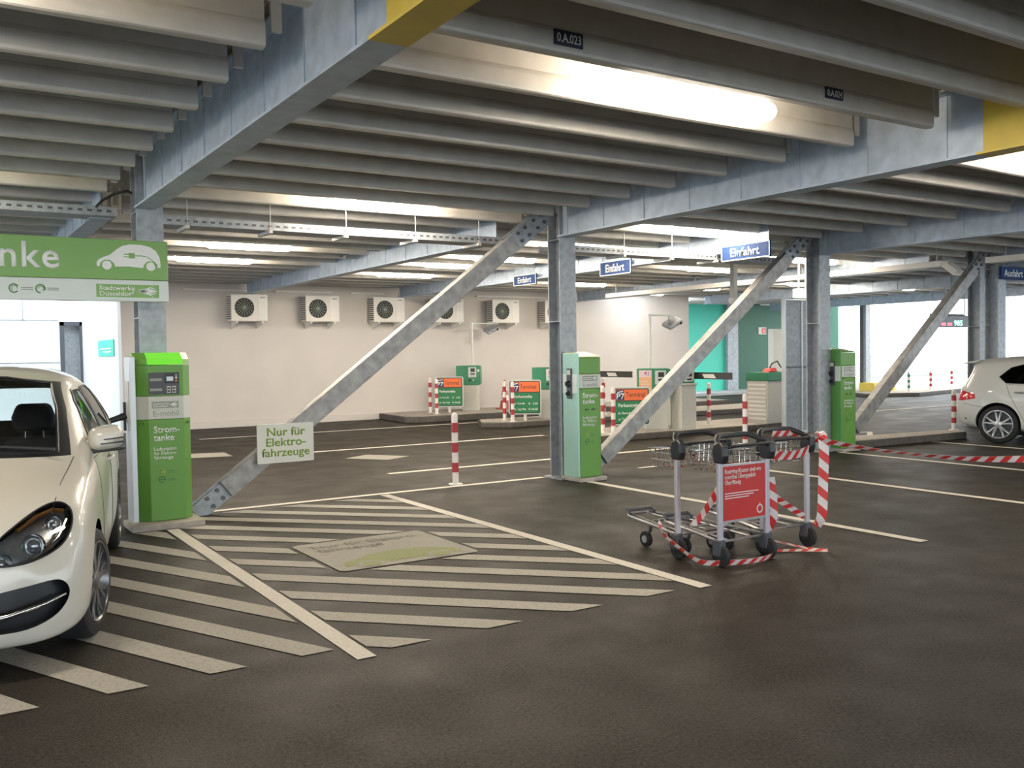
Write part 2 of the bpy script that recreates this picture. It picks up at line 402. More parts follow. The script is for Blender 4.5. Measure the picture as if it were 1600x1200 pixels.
w = MB(); w.box(3.70, 20.35, 21.45, 21.85, 0, 3.69); struct(w.build('wall_back', 'wall'))
w = MB(); w.box(3.70, 4.0, 21.85, 26, 0, 6.0); struct(w.build('wall_side', 'facade'))
w = MB(); w.box(3.672, 3.699, 22.3, 24.4, 1.68, 2.06); nt_ = tag(w.build('notice_board', 'turq', None, bevel=.004), 'pale turquoise notice on the bright white side wall behind the car roof', 'notice')
w = MB(); w.box(3.665, 3.67, 22.6, 24.1, 1.84, 1.87); w.box(3.665, 3.67, 22.6, 23.6, 1.77, 1.80); w.build('print_line', 'txt_white', nt_)
w = MB(); w.box(3.70, 20.35, 21.38, 21.45, 0, .16); struct(w.build('baseboard_back', 'wall', bevel=.01))
for i, (x0, x1) in enumerate(((5.0, 6.55), (7.1, 8.5), (9.0, 9.9), (10.3, 12.2), (12.6, 14.9))):
    w = MB(); w.box(x0, x1, 21.36, 21.42, 3.13, 3.17); struct(w.build('trim_%d' % (i+1), 'trim_white'))
w = MB(); w.box(24.0, 25.45, 24.9, 25.2, 0, 3.70); struct(w.build('wall_turquoise', 'turq'))
w = MB(); w.box(22.4, 24.0, 24.9, 25.2, 0, 3.70); struct(w.build('wall_corner', 'turq'))
w = MB(); w.box(26.0, 32.0, 24.9, 25.2, 0, 3.70); struct(w.build('wall_green', 'dkgreen_wall'))
w = MB(); w.box(25.45, 26.0, 24.75, 25.2, 0, 3.70); struct(w.build('wall_pier', 'galv'))
w = MB(); w.box(22.4, 26.6, 23.6, 24.9, 0, .12); struct(w.build('kerb_walkway', 'pave', bevel=.02))
# daylit white facade outside on the left, with its door and notice
f = MB(); f.box(-60, 3.1, 26, 26.4, 0, 9); f.box(3.5, 12, 26, 26.4, 0, 9); f.box(3.1, 3.5, 26, 26.4, 2.50, 9)
struct(f.build('wall_facade', 'facade'))
d = MB(); d.box(3.1, 3.5, 26.22, 26.28, 0, 2.50); dr = struct(d.build('door_1', 'galv'))
d = MB(); d.box(3.02, 3.12, 25.94, 26.02, 0, 2.58); d.box(3.48, 3.54, 25.94, 26.02, 0, 2.58); d.box(3.02, 3.54, 25.94, 26.02, 2.48, 2.58); d.build('door_frame', 'darkgrey', dr)
d = MB(); d.tube([(3.46, 26.22, 1.05), (3.46, 26.15, 1.05), (3.36, 26.15, 1.05)], .012); d.build('door_handle', 'alu', dr, True)
pv = MB()
for xx in (2.2, 0.6): pv.box(xx-.012, xx+.012, 25.985, 26.0, 2.6, 9)
for zz in (1.55, 2.62): pv.box(-8, 3.0, 25.985, 26.0, zz-.012, zz+.012)
struct(pv.build('trim_6', 'galv'))

# ------------------------------------------------------------------ islands (kerbs) of the entry lanes
def island(name, poly, h, label):
    b = MB(); b.prism(poly, 'xy', 0, h)
    bmesh.ops.recalc_face_normals(b.bm, faces=b.bm.faces)
    o = b.build(name, 'kerb_dark', None, bevel=.02); o['kind'] = 'structure'; o['label'] = label
    cx, cy = sum(p[0] for p in poly)/len(poly), sum(p[1] for p in poly)/len(poly)
    b = MB(); n = len(poly); q = []
    for i in range(n):
        a, p, c = Vector(poly[i-1]), Vector(poly[i]), Vector(poly[(i+1) % n]); d1 = (p-a).normalized(); d2 = (c-p).normalized()
        nn = (Vector((-d1.y, d1.x)) + Vector((-d2.y, d2.x))); nn = nn/max(nn.length, .2); s_ = 1 if nn.dot(Vector((cx, cy))-p) > 0 else -1
        q.append(tuple(p + nn*s_*.035))
    b.prism(q, 'xy', h-.01, h+.004); b.build('paved_top', 'concrete', o)
    return o
island('kerb_island', [(9.6, 19.75), (9.9, 19.45), (20.0, 19.4), (20.0, 21.38), (9.7, 21.38)], .15, 'kerbed island along the white wall')
island('kerb_island', [(10.2, 17.2), (10.7, 16.75), (20.0, 16.6), (20.0, 18.2), (10.6, 18.0)], .12, 'middle kerbed island between the lanes')
island('kerb_island', [(9.75, 13.3), (10.1, 12.9), (15.6, 12.75), (15.6, 14.3), (10.1, 14.3)], .12, 'kerbed island with the third price board')
island('kerb_island', [(12.6, 9.45), (15.35, 9.28), (15.55, 9.4), (15.55, 9.75), (12.6, 10.1)], .12, 'kerb beside the white hatchback')

# ------------------------------------------------------------------ steelwork
def i_beam(b, x, y0, y1, z0, z1, fw, tw=.012, tf=.018):
    b.box(x-fw/2, x+fw/2, y0, y1, z0, z0+tf); b.box(x-fw/2, x+fw/2, y0, y1, z1-tf, z1); b.box(x-tw/2, x+tw/2, y0, y1, z0+tf, z1-tf)
def steel_beam(x, y0, y1, z0, z1, label, yellow=None, fw=.20, stiff=True):
    t = thing('steel_beam', label, 'beam', (x, y1, 0), kind='thing')
    b = MB(); i_beam(b, 0, (yellow if yellow is not None else y0)-y1, 0, z0, z1, fw)
    if stiff:
        y = JY0 + JD*math.ceil((y0-JY0)/JD)
        while y < y1-.1:
            if yellow is None or y > yellow:
                for s in (-1, 1): b.box(s*.006, s*.014, y-y1+.02, y-y1+.028, z0+.018, z1-.018)
            y += JD
    b.build('beam_body', 'beam', t)
    if yellow is not None:
        b = MB(); i_beam(b, 0, y0-y1, yellow-y1, z0, z1, fw); p = b.build('painted_end', 'yellow', t); p['label'] = 'yellow painted beam end'
    return t
steel_beam(BX[2], -11.8, 9.50, 3.06, 3.60, 'grey steel beam out of frame beside the white car', 3.97)
steel_beam(BX[3], -11.8, 9.50, 3.06, 3.60, 'long steel beam with a yellow end above the hatched bay and left charging post', 3.97)
steel_beam(BX[4], -11.8, 9.50, 3.06, 3.60, 'long steel beam with a yellow end above the luggage trolleys', 4.03)
steel_beam(BX[5], -11.8, 9.50, 3.06, 3.60, 'steel beam meeting the column behind the third green charging post', 3.0)
steel_beam(BX[6], -11.8, 9.50, 3.06, 3.60, 'steel beam above the white hatchback', 3.0)
steel_beam(BX[7], -11.8, 9.50, 3.06, 3.60, 'steel beam beyond the hatchback towards the bright exit', 3.0)
steel_beam(BX[8], -11.8, 24.0, 3.06, 3.60, 'farthest steel beam near the bright opening', 3.0)
steel_beam(1.62, 10.35, 21.3, 3.06, 3.60, 'bluish steel beam behind the electric car charging banner', fw=.2)
steel_beam(6.42, 10.35, 21.3, 3.06, 3.60, 'pale steel beam above the air conditioner wall, with round pipe stubs', fw=.2)
steel_beam(10.3, 9.2, 21.3, 3.06, 3.60, 'steel beam carrying the blue entrance signs', fw=.2)
steel_beam(15.9, 10.35, 21.3, 3.06, 3.60, 'steel beam over the lane exits behind the third column', fw=.2)
steel_beam(20.9, 10.35, 21.3, 3.06, 3.60, 'steel beam near the green wall', fw=.2)
for y, r, lb in ((14.9, .09, 'larger round pipe stub on the pale beam above the air conditioners'), (14.0, .05, 'thinner pipe stub on the pale beam above the air conditioners')):
    pb = MB(); pb.cyl((6.18, y, 3.36), (6.41, y, 3.36), r, n=20); tag(pb.build('pipe_stub', 'galv', None, True), lb, 'pipe')

def column(x, y, label, h=3.69):
    t = thing('steel_column', label, 'column', (x, y, 0), kind='thing')
    b = MB(); b.box(-.125, .125, -.13, -.112, 0, h); b.box(-.125, .125, .112, .13, 0, h); b.box(-.006, .006, -.112, .112, 0, h)
    for z in (2.0, 3.03): b.box(-.125, .125, -.112, .112, z, z+.012)
    b.build('shaft', 'galv', t)
    b = MB(); b.box(-.19, .19, -.19, .19, 0, .022); b.build('base_plate', 'galv', t)
    return t
CY = 9.64
for x, lb in ((-3.07, 'steel column at the far end of the charging banner'), (1.93, 'galvanised steel column behind the charging post next to the white car'),
              (6.955, 'galvanised steel column behind the middle charging post'), (11.9, 'dark steel column beside the tall grey cabinet and third charging post'),
              (16.86, 'steel column behind the white hatchback under the exit sign')):
    column(x, CY, lb)
for x, y, lb in ((17.9, 10.6, 'second dark column just behind the one under the exit sign'), (21.9, 9.64, 'steel column out past the white hatchback'), (27.5, 13.4, 'pale slender column below the lit counter sign'),
                 (27.9, 20.6, 'column in the bright opening with a yellow concrete foot')):
    column(x, y, lb)
b = MB(); b.box(27.35, 28.55, 19.85, 20.45, 0, .42)
tag(b.build('concrete_block', 'yellow', None, bevel=.03), 'yellow concrete block at the foot of a column in the bright opening', 'block')

def brace(p0, p1, label, top_bolts=8, e0=.38):
    """diagonal box brace in the plane of the columns, gusset plates with bolts at both ends"""
    t = thing('diagonal_brace', label, 'brace', (p0[0], CY, 0), kind='thing')
    a = Vector((0, 0, p0[1])); c = Vector((p1[0]-p0[0], 0, p1[1])); d = (c-a).normalized(); n = Vector((-d.z, 0, d.x))
    L = (c-a).length
    mt = Matrix(((d.x, 0, n.x, a.x), (0, 1, 0, 0), (d.z, 0, n.z, a.z), (0, 0, 0, 1)))
    b = MB(); e1 = L-.62
    # rolled channel: web towards the bays, flanges turned back
    b.box(e0, e1, -.075, -.063, -.10, .10, mt); b.box(e0, e1, -.063, .065, .088, .10, mt); b.box(e0, e1, -.063, .065, -.10, -.088, mt); b.box(e0, e1, .053, .065, -.10, .10, mt)
    b.build('bar', 'brace', t, bevel=.006)
    for s0, s1, hw, nb in ((0, e0+.10, .105, 4 if e0 > .3 else 0), (e1-.12, L+.12, .125, top_bolts)):
        g = MB(); g.box(s0, s1, -.0, .02, -hw, hw, mt); g.box(s0 if s0 == 0 else e1-.02, e0+.02 if s0 == 0 else s1, -.03, .0, -hw*.82, hw*.82, mt); g.build('gusset_plate', 'galv', t)
        for i in range(nb):
            if nb == 4: u, v = e0-.20 + (i % 2)*.125, (-.052, .052)[i//2]
            else: u, v = e1 + .10 + (i % 4)*.13 + (.0 if i % 4 < 2 else .03), (-.055, .055)[i//4]
            q = MB(); p = mt @ Vector((u, -.03, v)); q.cyl(p, p + Vector((0, -.018, 0)), .024, n=6); q.build('bolt', 'bolt', t)
    return t
brace((2.32, .02), (6.72, 3.36), 'diagonal galvanised brace rising from the left charging post to the middle column')
brace((7.36, .06), (11.66, 3.38), 'diagonal galvanised brace rising from behind the middle charging post', e0=.24)
brace((12.55, .15), (16.62, 3.38), 'diagonal galvanised brace rising behind the right charging post', e0=.24)

# ------------------------------------------------------------------ lamps
def lamp_proto(label):
    t = thing('ceiling_lamp', label, 'lamp', (0, 0, 0), group='tube lamps under the deck')
    b = MB(); rings = []
    for x, sc in ((-.66, .35), (-.64, .75), (-.60, 1), (.60, 1), (.64, .75), (.66, .35)):
        rings.append([b.bm.verts.new((x, .105*sc*math.cos(a), -.01 + .072*sc*math.sin(a)*(1 if math.sin(a) > 0 else 1.0))) for a in [2*PI*i/14 for i in range(14)]])
    b.skin(rings); b.build('diffuser', 'lamp', t, True)
    b = MB(); b.box(-.60, .60, -.05, .05, .05, .085); b.build('housing', 'lamp_body', t, bevel=.01)
    for x in (-.45, .45):
        b = MB(); b.box(x-.012, x+.012, -.012, .012, .085, DECK-3.33+.002); b.build('hanger', 'lamp_body', t)
    return t
LAMPS = [(4.60, 4.72, 'large bright tube lamp nearest the camera beside the bay number labels', 0), (9.45, 4.72, 'bright tube lamp at the upper edge beyond the yellow beam end', 0), (-.6, 4.72, 'tube lamp above the white car, out of frame', 0),
    (4.55, 10.1, 'bright tube lamp just behind the cable tray', 0), (4.32, 12.0, 'bright tube lamp, second behind the cable tray', 0), (4.3, 13.95, 'bright tube lamp, third behind the cable tray', 0), (4.35, 16.5, 'bright tube lamp, fourth behind the cable tray near the wall', 0),
    (9.5, 10.0, 'bright tube lamp behind the middle beam near the diagonal brace top', 0), (9.2, 12.2, 'bright tube lamp just beside the middle column at beam height', 0), (8.9, 13.95, 'bright tube lamp between the diagonal brace and middle column', 0),
    (8.7, 15.85, 'bright tube lamp under the pale beam, left of the diagonal brace', 0), (8.7, 17.65, 'smaller tube lamp under the pale beam closer to the air conditioners', 0),
    (14.0, 18.1, 'tube lamp seen just behind the middle column above the white wall', 0), (14.0, 14.0, 'oval-looking tube lamp below the third entrance sign', 0), (14.6, 12.0, 'small lamp peeking out beside the top of the second brace', 0),
    (17.9, 20.8, 'cool white tube lamp along the top of the white wall', 1), (18.0, 18.7, 'tube lamp above the end of the white wall', 0), (19.6, 16.3, 'small lamp in the gap left of the second brace', 0),
    (23.6, 16.1, 'largest of the lamps hanging before the bright opening', 0), (28.7, 20.7, 'lamp low before the bright opening, left one', 0), (28.4, 18.4, 'lamp before the bright opening, next to the third brace', 0), (24.5, 10.2, 'lamp hidden behind the column under the exit sign', 0),
    (-.6, 10.1, 'tube lamp behind the charging banner', 0), (14.6, 4.72, 'tube lamp above the white hatchback, out of frame', 0)]
lp = None
for x, y, lb, cool in LAMPS:
    y = JY0 + JD*round((y-JY0-.38)/JD) + .38
    if lp is None: lp = lamp_proto(lb); lp.location = (x, y, 3.33); o = lp
    else: o = dup(lp, (x, y, 3.33), label=lb)
    if cool:
        for ch in o.children:
            if ch.name.startswith('diffuser'): ch.data = ch.data.copy(); ch.data.materials[0] = M['lamp_cool']
# ------------------------------------------------------------------ charging posts
def leaf_logo(b, x0, z0, w, h, y, n=6):         # fan of curved strokes spreading to the right
    for i in range(n):
        k = -1 + 2*i/(n-1); pts = []
        for t in range(8):
            u = t/7; pts.append((x0 + w*(.02 + .98*u*(1-.22*abs(k))), z0 + h/2 + h*.10*k + h*.40*k*(u**1.8)))
        th = lambda q: h*(.015+.035*math.sin(PI*min(1, q*.9+.05)))
        poly = [(x, z-th(q/7)) for q, (x, z) in enumerate(pts)] + [(x, z+th(q/7)) for q, (x, z) in reversed(list(enumerate(pts)))]
        b.prism(poly, 'xz', y-.001, y+.001)
def ring_poly(b, x, z, r, w, y, a0=0, a1=360, n=24):
    for i in range(n):
        t0 = math.radians(a0+(a1-a0)*i/n); t1 = math.radians(a0+(a1-a0)*(i+1)/n)
        b.face([(x+r*math.cos(t0), y, z+r*math.sin(t0)), (x+(r-w)*math.cos(t0), y, z+(r-w)*math.sin(t0)), (x+(r-w)*math.cos(t1), y, z+(r-w)*math.sin(t1)), (x+r*math.cos(t1), y, z+r*math.sin(t1))])
def post_print(t, x, w, y, zs, zl, zc, arrows=False, zE=None):
    """printed front: band with logo box, headline, small lines, two round emblems"""
    b = MB(); bx0, bx1, bz0, bz1 = zs['box']
    b.box(bx0, bx1, y-.002, y, bz0, bz1); o = b.build('logo_plate', 'txt_grey', t)
    text('Stadtwerke\nDüsseldorf', 'txt_white', o, bx0+.01, bz0+.012, h=(bz1-bz0)-.024, w=(bx1-bx0)*.58, y=y-.0035)
    b = MB(); leaf_logo(b, bx0+(bx1-bx0)*.68, bz0+.006, (bx1-bx0)*.28, (bz1-bz0)-.012, y-.004); b.build('emblem', 'txt_white', o)
    text('E-mobil', 'txt_grey', t, bx0+.01, zE[0], h=zE[1], y=y-.002)
    text('Strom-\ntanke', 'txt_white', t, zs['hx'], zs['h0'], h=zs['h1']-zs['h0'], y=y-.002, bold=.02)
    text('Ladestation\nfür Elektro-\nfahrzeuge', 'txt_white', t, zs['hx'], zl[0], h=zl[1]-zl[0], y=y-.002, bold=.01)
    for i, (z, m) in enumerate(zc):
        b = MB()
        if i == 0:
            b.cyl((zs['cx'], y-.003, z), (zs['cx'], y+.001, z), .034, n=24); o = b.build('emblem', m, t, True)
            b = MB(); ring_poly(b, zs['cx'], z, .024, .008, y-.0036, 40, 320); b.build('emblem_ring', 'txt_dkgreen', o, recalc=False)
        else:
            ring_poly(b, zs['cx'], z, .034, .012, y-.002, -20, 300); b.face([(zs['cx']-.03, y-.002, z-.005), (zs['cx']+.03, y-.002, z-.005), (zs['cx']+.03, y-.002, z+.006), (zs['cx']-.03, y-.002, z+.006)])
            b.build('emblem', m, t, recalc=False)
        for k in range(2):
            q = MB(); q.box(zs['cx']+.05, zs['cx']+.13-.02*k, y-.002, y, z-.014+.016*k, z-.008+.016*k); q.build('lettering', 'txt_dkgreen', t)
    if arrows:
        for k in range(2):
            q = MB(); x0 = zs['hx']+.03+.10*k; q.prism([(x0, .895), (x0+.03, .88), (x0+.03, .89), (x0+.065, .885), (x0+.065, .905), (x0+.03, .9), (x0+.03, .91)], 'xz', y-.002, y); q.build('arrow_mark', 'txt_black', t)
# post with faceted front, next to the white car
t = thing('charging_post', 'green electric charging post with lit lime lid and display, beside the white car', 'charging post', (1.965, 9.2, 0), group='green charging posts')
b = MB(); b.box(-.36, .30, -.17, .29, 0, .06); p = b.build('base_plate', 'concrete', t, bevel=.008)
plan = [(-.255, .28), (-.255, .09), (-.155, 0), (.165, 0), (.245, .09), (.245, .28)]
b = MB(); b.prism(plan, 'xy', .06, 1.03); b.build('lower_body', 'green', t, bevel=.006)
b = MB(); b.prism(plan, 'xy', 1.032, 1.25); b.build('white_band', 'band', t, bevel=.004)
b = MB(); b.prism(plan, 'xy', 1.252, 1.545); b.build('upper_body', 'green', t, bevel=.004)
lid = MB()
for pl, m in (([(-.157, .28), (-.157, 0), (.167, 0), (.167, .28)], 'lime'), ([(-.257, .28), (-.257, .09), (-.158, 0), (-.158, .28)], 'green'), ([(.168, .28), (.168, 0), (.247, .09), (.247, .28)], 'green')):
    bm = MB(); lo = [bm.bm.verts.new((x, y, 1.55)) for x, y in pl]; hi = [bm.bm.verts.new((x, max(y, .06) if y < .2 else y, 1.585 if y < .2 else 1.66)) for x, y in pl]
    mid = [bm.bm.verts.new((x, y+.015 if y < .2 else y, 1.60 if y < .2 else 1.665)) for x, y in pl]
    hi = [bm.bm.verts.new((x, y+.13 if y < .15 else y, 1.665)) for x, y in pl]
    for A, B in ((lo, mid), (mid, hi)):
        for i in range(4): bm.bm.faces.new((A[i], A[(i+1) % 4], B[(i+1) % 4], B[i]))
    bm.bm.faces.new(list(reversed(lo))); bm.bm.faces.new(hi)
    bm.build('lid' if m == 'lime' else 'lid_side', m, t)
b = MB(); b.box(-.315, -.262, .02, .28, .06, 1.63); sd = b.build('side_panel', 'alu', t, bevel=.008)
b = MB(); b.box(-.15, .13, -.006, .002, 1.265, 1.475); cp = b.build('control_panel', 'darkgrey', t, bevel=.003)
b = MB(); b.box(-.005, .125, -.010, -.006, 1.37, 1.47); b.build('bezel', 'black', cp)
b = MB(); b.box(.012, .072, -.013, -.010, 1.395, 1.435); b.build('display', 'screen', cp)
for z, m in ((1.45, 'txt_grey'), (1.425, 'band'), (1.395, 'amber')):
    b = MB(); b.cyl((.10, -.006, z), (.10, -.016, z), .011, n=14); b.build('button', m, cp, True)
for x in (.012, .06):
    b = MB(); b.box(x, x+.036, -.010, -.006, 1.28, 1.345); b.build('keypad', 'machine_grey', cp)
    for k in range(2):
        b = MB(); b.box(x+.005, x+.03, -.013, -.010, 1.29+.027*k, 1.305+.027*k); b.build('keypad_mark', 'black', cp)
for z in (1.395, 1.30):
    b = MB(); b.box(-.14, -.03, -.008, -.006, z, z+.026); b.build('print_bar', 'txt_grey', cp)
post_print(t, 0, .32, 0, dict(box=(-.125, .12, 1.135, 1.20), hx=-.12, h0=.825, h1=.965, cx=-.05), (.64, .765), ((.53, 'txt_green'), (.455, 'txt_dkgreen')), zE=(1.06, .055))
for x, y in ((-.21, .042), (.21, .042)):
    b = MB(); b.cyl((x, y, .99), (x*1.03, y-.012, .99), .014, n=14); b.build('lock', 'txt_dkgreen', t, True)
b = MB(); b.box(-.322, -.314, .06, .24, 1.0, 1.40); b.build('socket_plate', 'band', t, bevel=.004)
# charging plug and cable of the car in the side socket
pl = MB(); pl.lathe((1.632, 9.36, 1.07), (-1, -.15, -.28), [(0, .03), (.03, .036), (.06, .03), (.17, .026), (.24, .018), (.30, .012)], 14)
plug = tag(pl.build('charging_plug', 'black', None, True), 'black charging plug and cable in the side of the left charging post', 'plug')
pl = MB(); pl.box(1.612, 1.635, 9.345, 9.375, .93, 1.20); pl.build('locking_bar', 'black', plug)
pl = MB(); c0 = Vector((1.345, 9.32, .99)); pl.tube([c0, c0+Vector((-.06, -.02, -.035)), c0+Vector((-.13, -.05, -.14)), c0+Vector((-.17, -.1, -.4)), c0+Vector((-.15, -.12, -.75)), c0+Vector((-.10, -.08, -.93)), c0+Vector((-.02, .08, -.975)), c0+Vector((-.12, .3, -.978))], .011)
pl.build('cable', 'black', plug, True)

def slim_post(x, y, label, side, lidm):
    t = thing('charging_post', label, 'charging post', (x, y, 0), group='green charging posts')
    b = MB(); b.box(-.05, .38, -.06, .34, 0, .05); b.build('base_plate', 'concrete', t, bevel=.008)
    b = MB(); b.box(.0, .335, .0, .29, .05, 1.16); b.build('lower_body', 'green', t, bevel=.01)
    b = MB(); b.box(.0, .335, .0, .29, 1.162, 1.335); b.build('white_band', 'band', t, bevel=.006)
    b = MB(); b.box(.0, .335, .0, .29, 1.337, 1.545); b.build('upper_body', 'green', t, bevel=.01)
    b = MB(); b.prism([(-.002, 1.547), (.3, 1.547), (.3, 1.615), (.04, 1.565)], 'yz', -.005, .34); b.build('lid', lidm, t, bevel=.006)
    b = MB(); b.box(-.035, -.002, -.004, .30, .05, 1.60); b.build('side_panel', side, t, bevel=.006)
    b = MB(); b.box(-.039, -.033, .0, .296, 1.10, 1.335); b.build('side_band', 'sign_white', t, bevel=.002)
    b = MB(); b.box(-.052, -.037, .10, .20, 1.03, 1.41); sk = b.build('socket_plate', 'darkgrey', t, bevel=.02)
    for z, r in ((1.22, .045), (1.10, .03)):
        b = MB(); b.cyl((-.050, .15, z), (-.085, .15, z-.01), r, r*.8, 18); b.build('socket', 'black', sk, True)
    b = MB(); b.box(-.056, -.050, .115, .185, 1.33, 1.39); b.build('label_plate', 'band', sk)
    post_print(t, 0, .335, 0, dict(box=(.05, .28, 1.25, 1.315), hx=.045, h0=.965, h1=1.105, cx=.11), (.68, .815), ((.58, 'txt_green'), (.49, 'txt_dkgreen')), True, zE=(1.18, .05))
    for xx in (.03, .305):
        b = MB(); b.cyl((xx, .0, 1.145), (xx, -.008, 1.145), .012, n=12); b.build('lock', 'txt_dkgreen', t, True)
    return t
slim_post(6.868, 9.18, 'green charging post with silvery side standing before the middle column', 'mint', 'cream_lid')
slim_post(12.07, 9.33, 'green charging post at the right, in front of the bright opening', 'green_dk', 'green')

# ------------------------------------------------------------------ overhead charging banner
t = thing('overhead_banner', 'long green and white overhead banner with car symbol above the white car', 'banner', (2.03, 9.24, 0))
b = MB(); b.box(-5.1, 0, 0, .13, 2.35, 2.72); b.build('green_panel', 'sign_green', t, bevel=.006)
b = MB(); b.box(-5.1, 0, 0, .13, 2.15, 2.348); b.build('white_panel', 'sign_white', t, bevel=.006)
text('Stromtanke', 'txt_white', t, -.94, 2.435, h=.235, y=-.003, bold=.014, align='r', spacing=1.08)
b = MB(); sx, sz = -.63, 2.445
s = [(0, .10), (0, .26), (.03, .36), (.10, .46), (.20, .55), (.32, .80), (.40, .93), (.52, 1), (.70, 1), (.84, .93), (.93, .78), (.985, .55), (1, .30), (1, .12), (.95, .10), (.955, .22), (.9, .36), (.8, .36), (.735, .22), (.72, .08), (.5, .12), (.28, .10), (.27, .22), (.2, .36), (.12, .36), (.05, .22), (.045, .10)]
b.prism([(sx+u*.56, sz+v*.235) for u, v in s], 'xz', -.004, 0); b.build('car_symbol', 'txt_white', t)
for u in (.155, .845):
    b = MB(); b.cyl((sx+u*.56, -.004, sz+.035), (sx+u*.56, 0, sz+.035), .041, n=28); b.build('car_symbol', 'txt_white', t)
b = MB(); b.box(sx+.28, sx+.33, -.007, -.0035, sz+.105, sz+.155)
for dz in (.118, .142): b.box(sx+.235, sx+.285, -.007, -.0035, sz+dz-.005, sz+dz+.004)
b.box(sx+.225, sx+.225+.02, -.007, -.0035, sz+.113, sz+.117)
b.tube([(sx+.33, -.005, sz+.13), (sx+.39, -.005, sz+.132), (sx+.44, -.005, sz+.125), (sx+.49, -.005, sz+.09), (sx+.52, -.005, sz+.03)], .004, 6); b.build('plug_symbol', 'sign_green', t)
b = MB(); b.box(-.64, -.09, -.004, 0, 2.185, 2.305); o = b.build('logo_plate', 'sign_green', t)
text('Stadtwerke\nDüsseldorf', 'txt_white', o, -.615, 2.198, h=.095, w=.31, y=-.0055, bold=.02)
b = MB(); leaf_logo(b, -.275, 2.195, .17, .10, -.006, 7); b.build('emblem', 'txt_white', o)
for x, a0, m in ((-1.31, 30, 'txt_dkgreen'), (-1.10, -20, 'txt_dkgreen'), (-1.62, 60, 'txt_grey')):
    b = MB(); ring_poly(b, x, 2.248, .042, .011, -.003, a0, a0+290); ring_poly(b, x+.004, 2.248, .026, .006, -.003, a0-40, a0+200); b.build('emblem', m, t, recalc=False)
    for k in range(2):
        b = MB(); b.box(x+.055, x+.15, -.003, 0, 2.235+.016*k, 2.243+.016*k); b.build('lettering', 'txt_grey', t)
for x in (-.1, -4.97):
    b = MB(); b.box(x-.04, x+.04, .13, .266, 2.3, 2.36); b.box(x-.04, x+.04, .13, .266, 2.55, 2.61); b.build('bracket', 'galv', t)

# ------------------------------------------------------------------ signs
t = thing('parking_sign', 'cream sign reading Nur für Elektrofahrzeuge fixed across the left diagonal brace', 'sign', (3.23, 9.50, .70))
b = MB(); b.box(-.305, .305, -.012, .006, -.205, .205); b.build('board', 'cream', t, bevel=.006)
text('Nur für\nElektro-\nfahrzeuge', 'txt_green', t, 0, -.165, h=.33, w=.52, y=-.0135, bold=.015, align='c')
# centre the upper lines over the lowest one
for x0, x1, y0, y1 in ((-.305, .305, -.205, -.197), (-.305, .305, .197, .205), (-.305, -.297, -.205, .205), (.297, .305, -.205, .205)):
    b = MB(); b.box(x0, x1, -.016, -.012, y0, y1); b.build('edge_strip', 'trim_white', t)
b = MB(); b.box(-.03, .03, .006, .066, -.1, .1); b.build('bracket', 'galv', t)
def entry_sign(y0, y1, z0, z1, label, x=10.18):
    t = thing('entrance_sign', label, 'sign', (x, y1, z0), group='blue entrance signs')
    L, H = y1-y0, z1-z0
    b = MB(); b.box(0, .03, -L, 0, 0, H); b.build('board', 'blue', t, bevel=.004)
    b = MB()
    for a in ((0, .015, 0, L), (H-.015, H, 0, L), (0, H, 0, .015), (0, H, L-.015, L)): b.box(-.004, 0, -a[3], -a[2], a[0], a[1])
    b.build('edge_strip', 'txt_white', t)
    text('Einfahrt', 'txt_white', t, L*.20, H*.22, h=H*.56, w=L*.60, y=-.004, face='-x', bold=.015)
    b = MB(); b.box(.03, .115, -L*.8, -L*.75, .10, .18); b.box(.03, .115, -L*.25, -L*.2, .10, .18); b.build('bracket', 'galv', t)
entry_sign(14.98, 15.78, 2.96, 3.17, 'blue entrance sign between the first brace and the middle column')
entry_sign(12.12, 12.96, 2.94, 3.19, 'blue entrance sign just beside the middle column')
entry_sign(9.08, 10.02, 2.93, 3.16, 'blue entrance sign partly covered near the top of the second brace')
t = thing('exit_sign', 'blue exit sign with white arrow hung by the column over the hatchback', 'sign', (16.62, 9.38, 2.83))
b = MB(); b.box(0, 1.05, 0, .05, 0, .23); b.build('board', 'blue', t, bevel=.008)
text('Ausfahrt', 'txt_white', t, .08, .05, h=.13, w=.62, y=-.002, bold=.015)
b = MB(); b.prism([(.76, .10), (.90, .10), (.84, .045), (.875, .045), (.955, .115), (.875, .185), (.84, .185), (.90, .13), (.76, .13)], 'xz', -.003, 0); b.build('arrow', 'txt_white', t)
b = MB()
for x in (.2, .85): b.box(x-.012, x+.012, .015, .035, .23, .475)
b.build('hanger', 'galv', t)
def bay_label(x, s, w, h, z, label):
    t = thing('bay_label', label, 'label', (x, JY0-.0225, z), group='dark bay number labels on the joist')
    b = MB(); b.box(-w/2, w/2, -.004, .02, -h/2, h/2); b.build('plate', 'navy', t)
    text(s, 'txt_white', t, 0, -h*.30, h=h*.60, w=w*.84, y=-.0055, align='c', bold=.01)
bay_label(3.155, '0.A.023', .20, .085, 3.385, 'dark label 0.A.023 on the joist above the brightest lamp')
bay_label(5.46, '0.A.024', .185, .078, 3.395, 'dark label 0.A.024 on the joist past the brightest lamp')

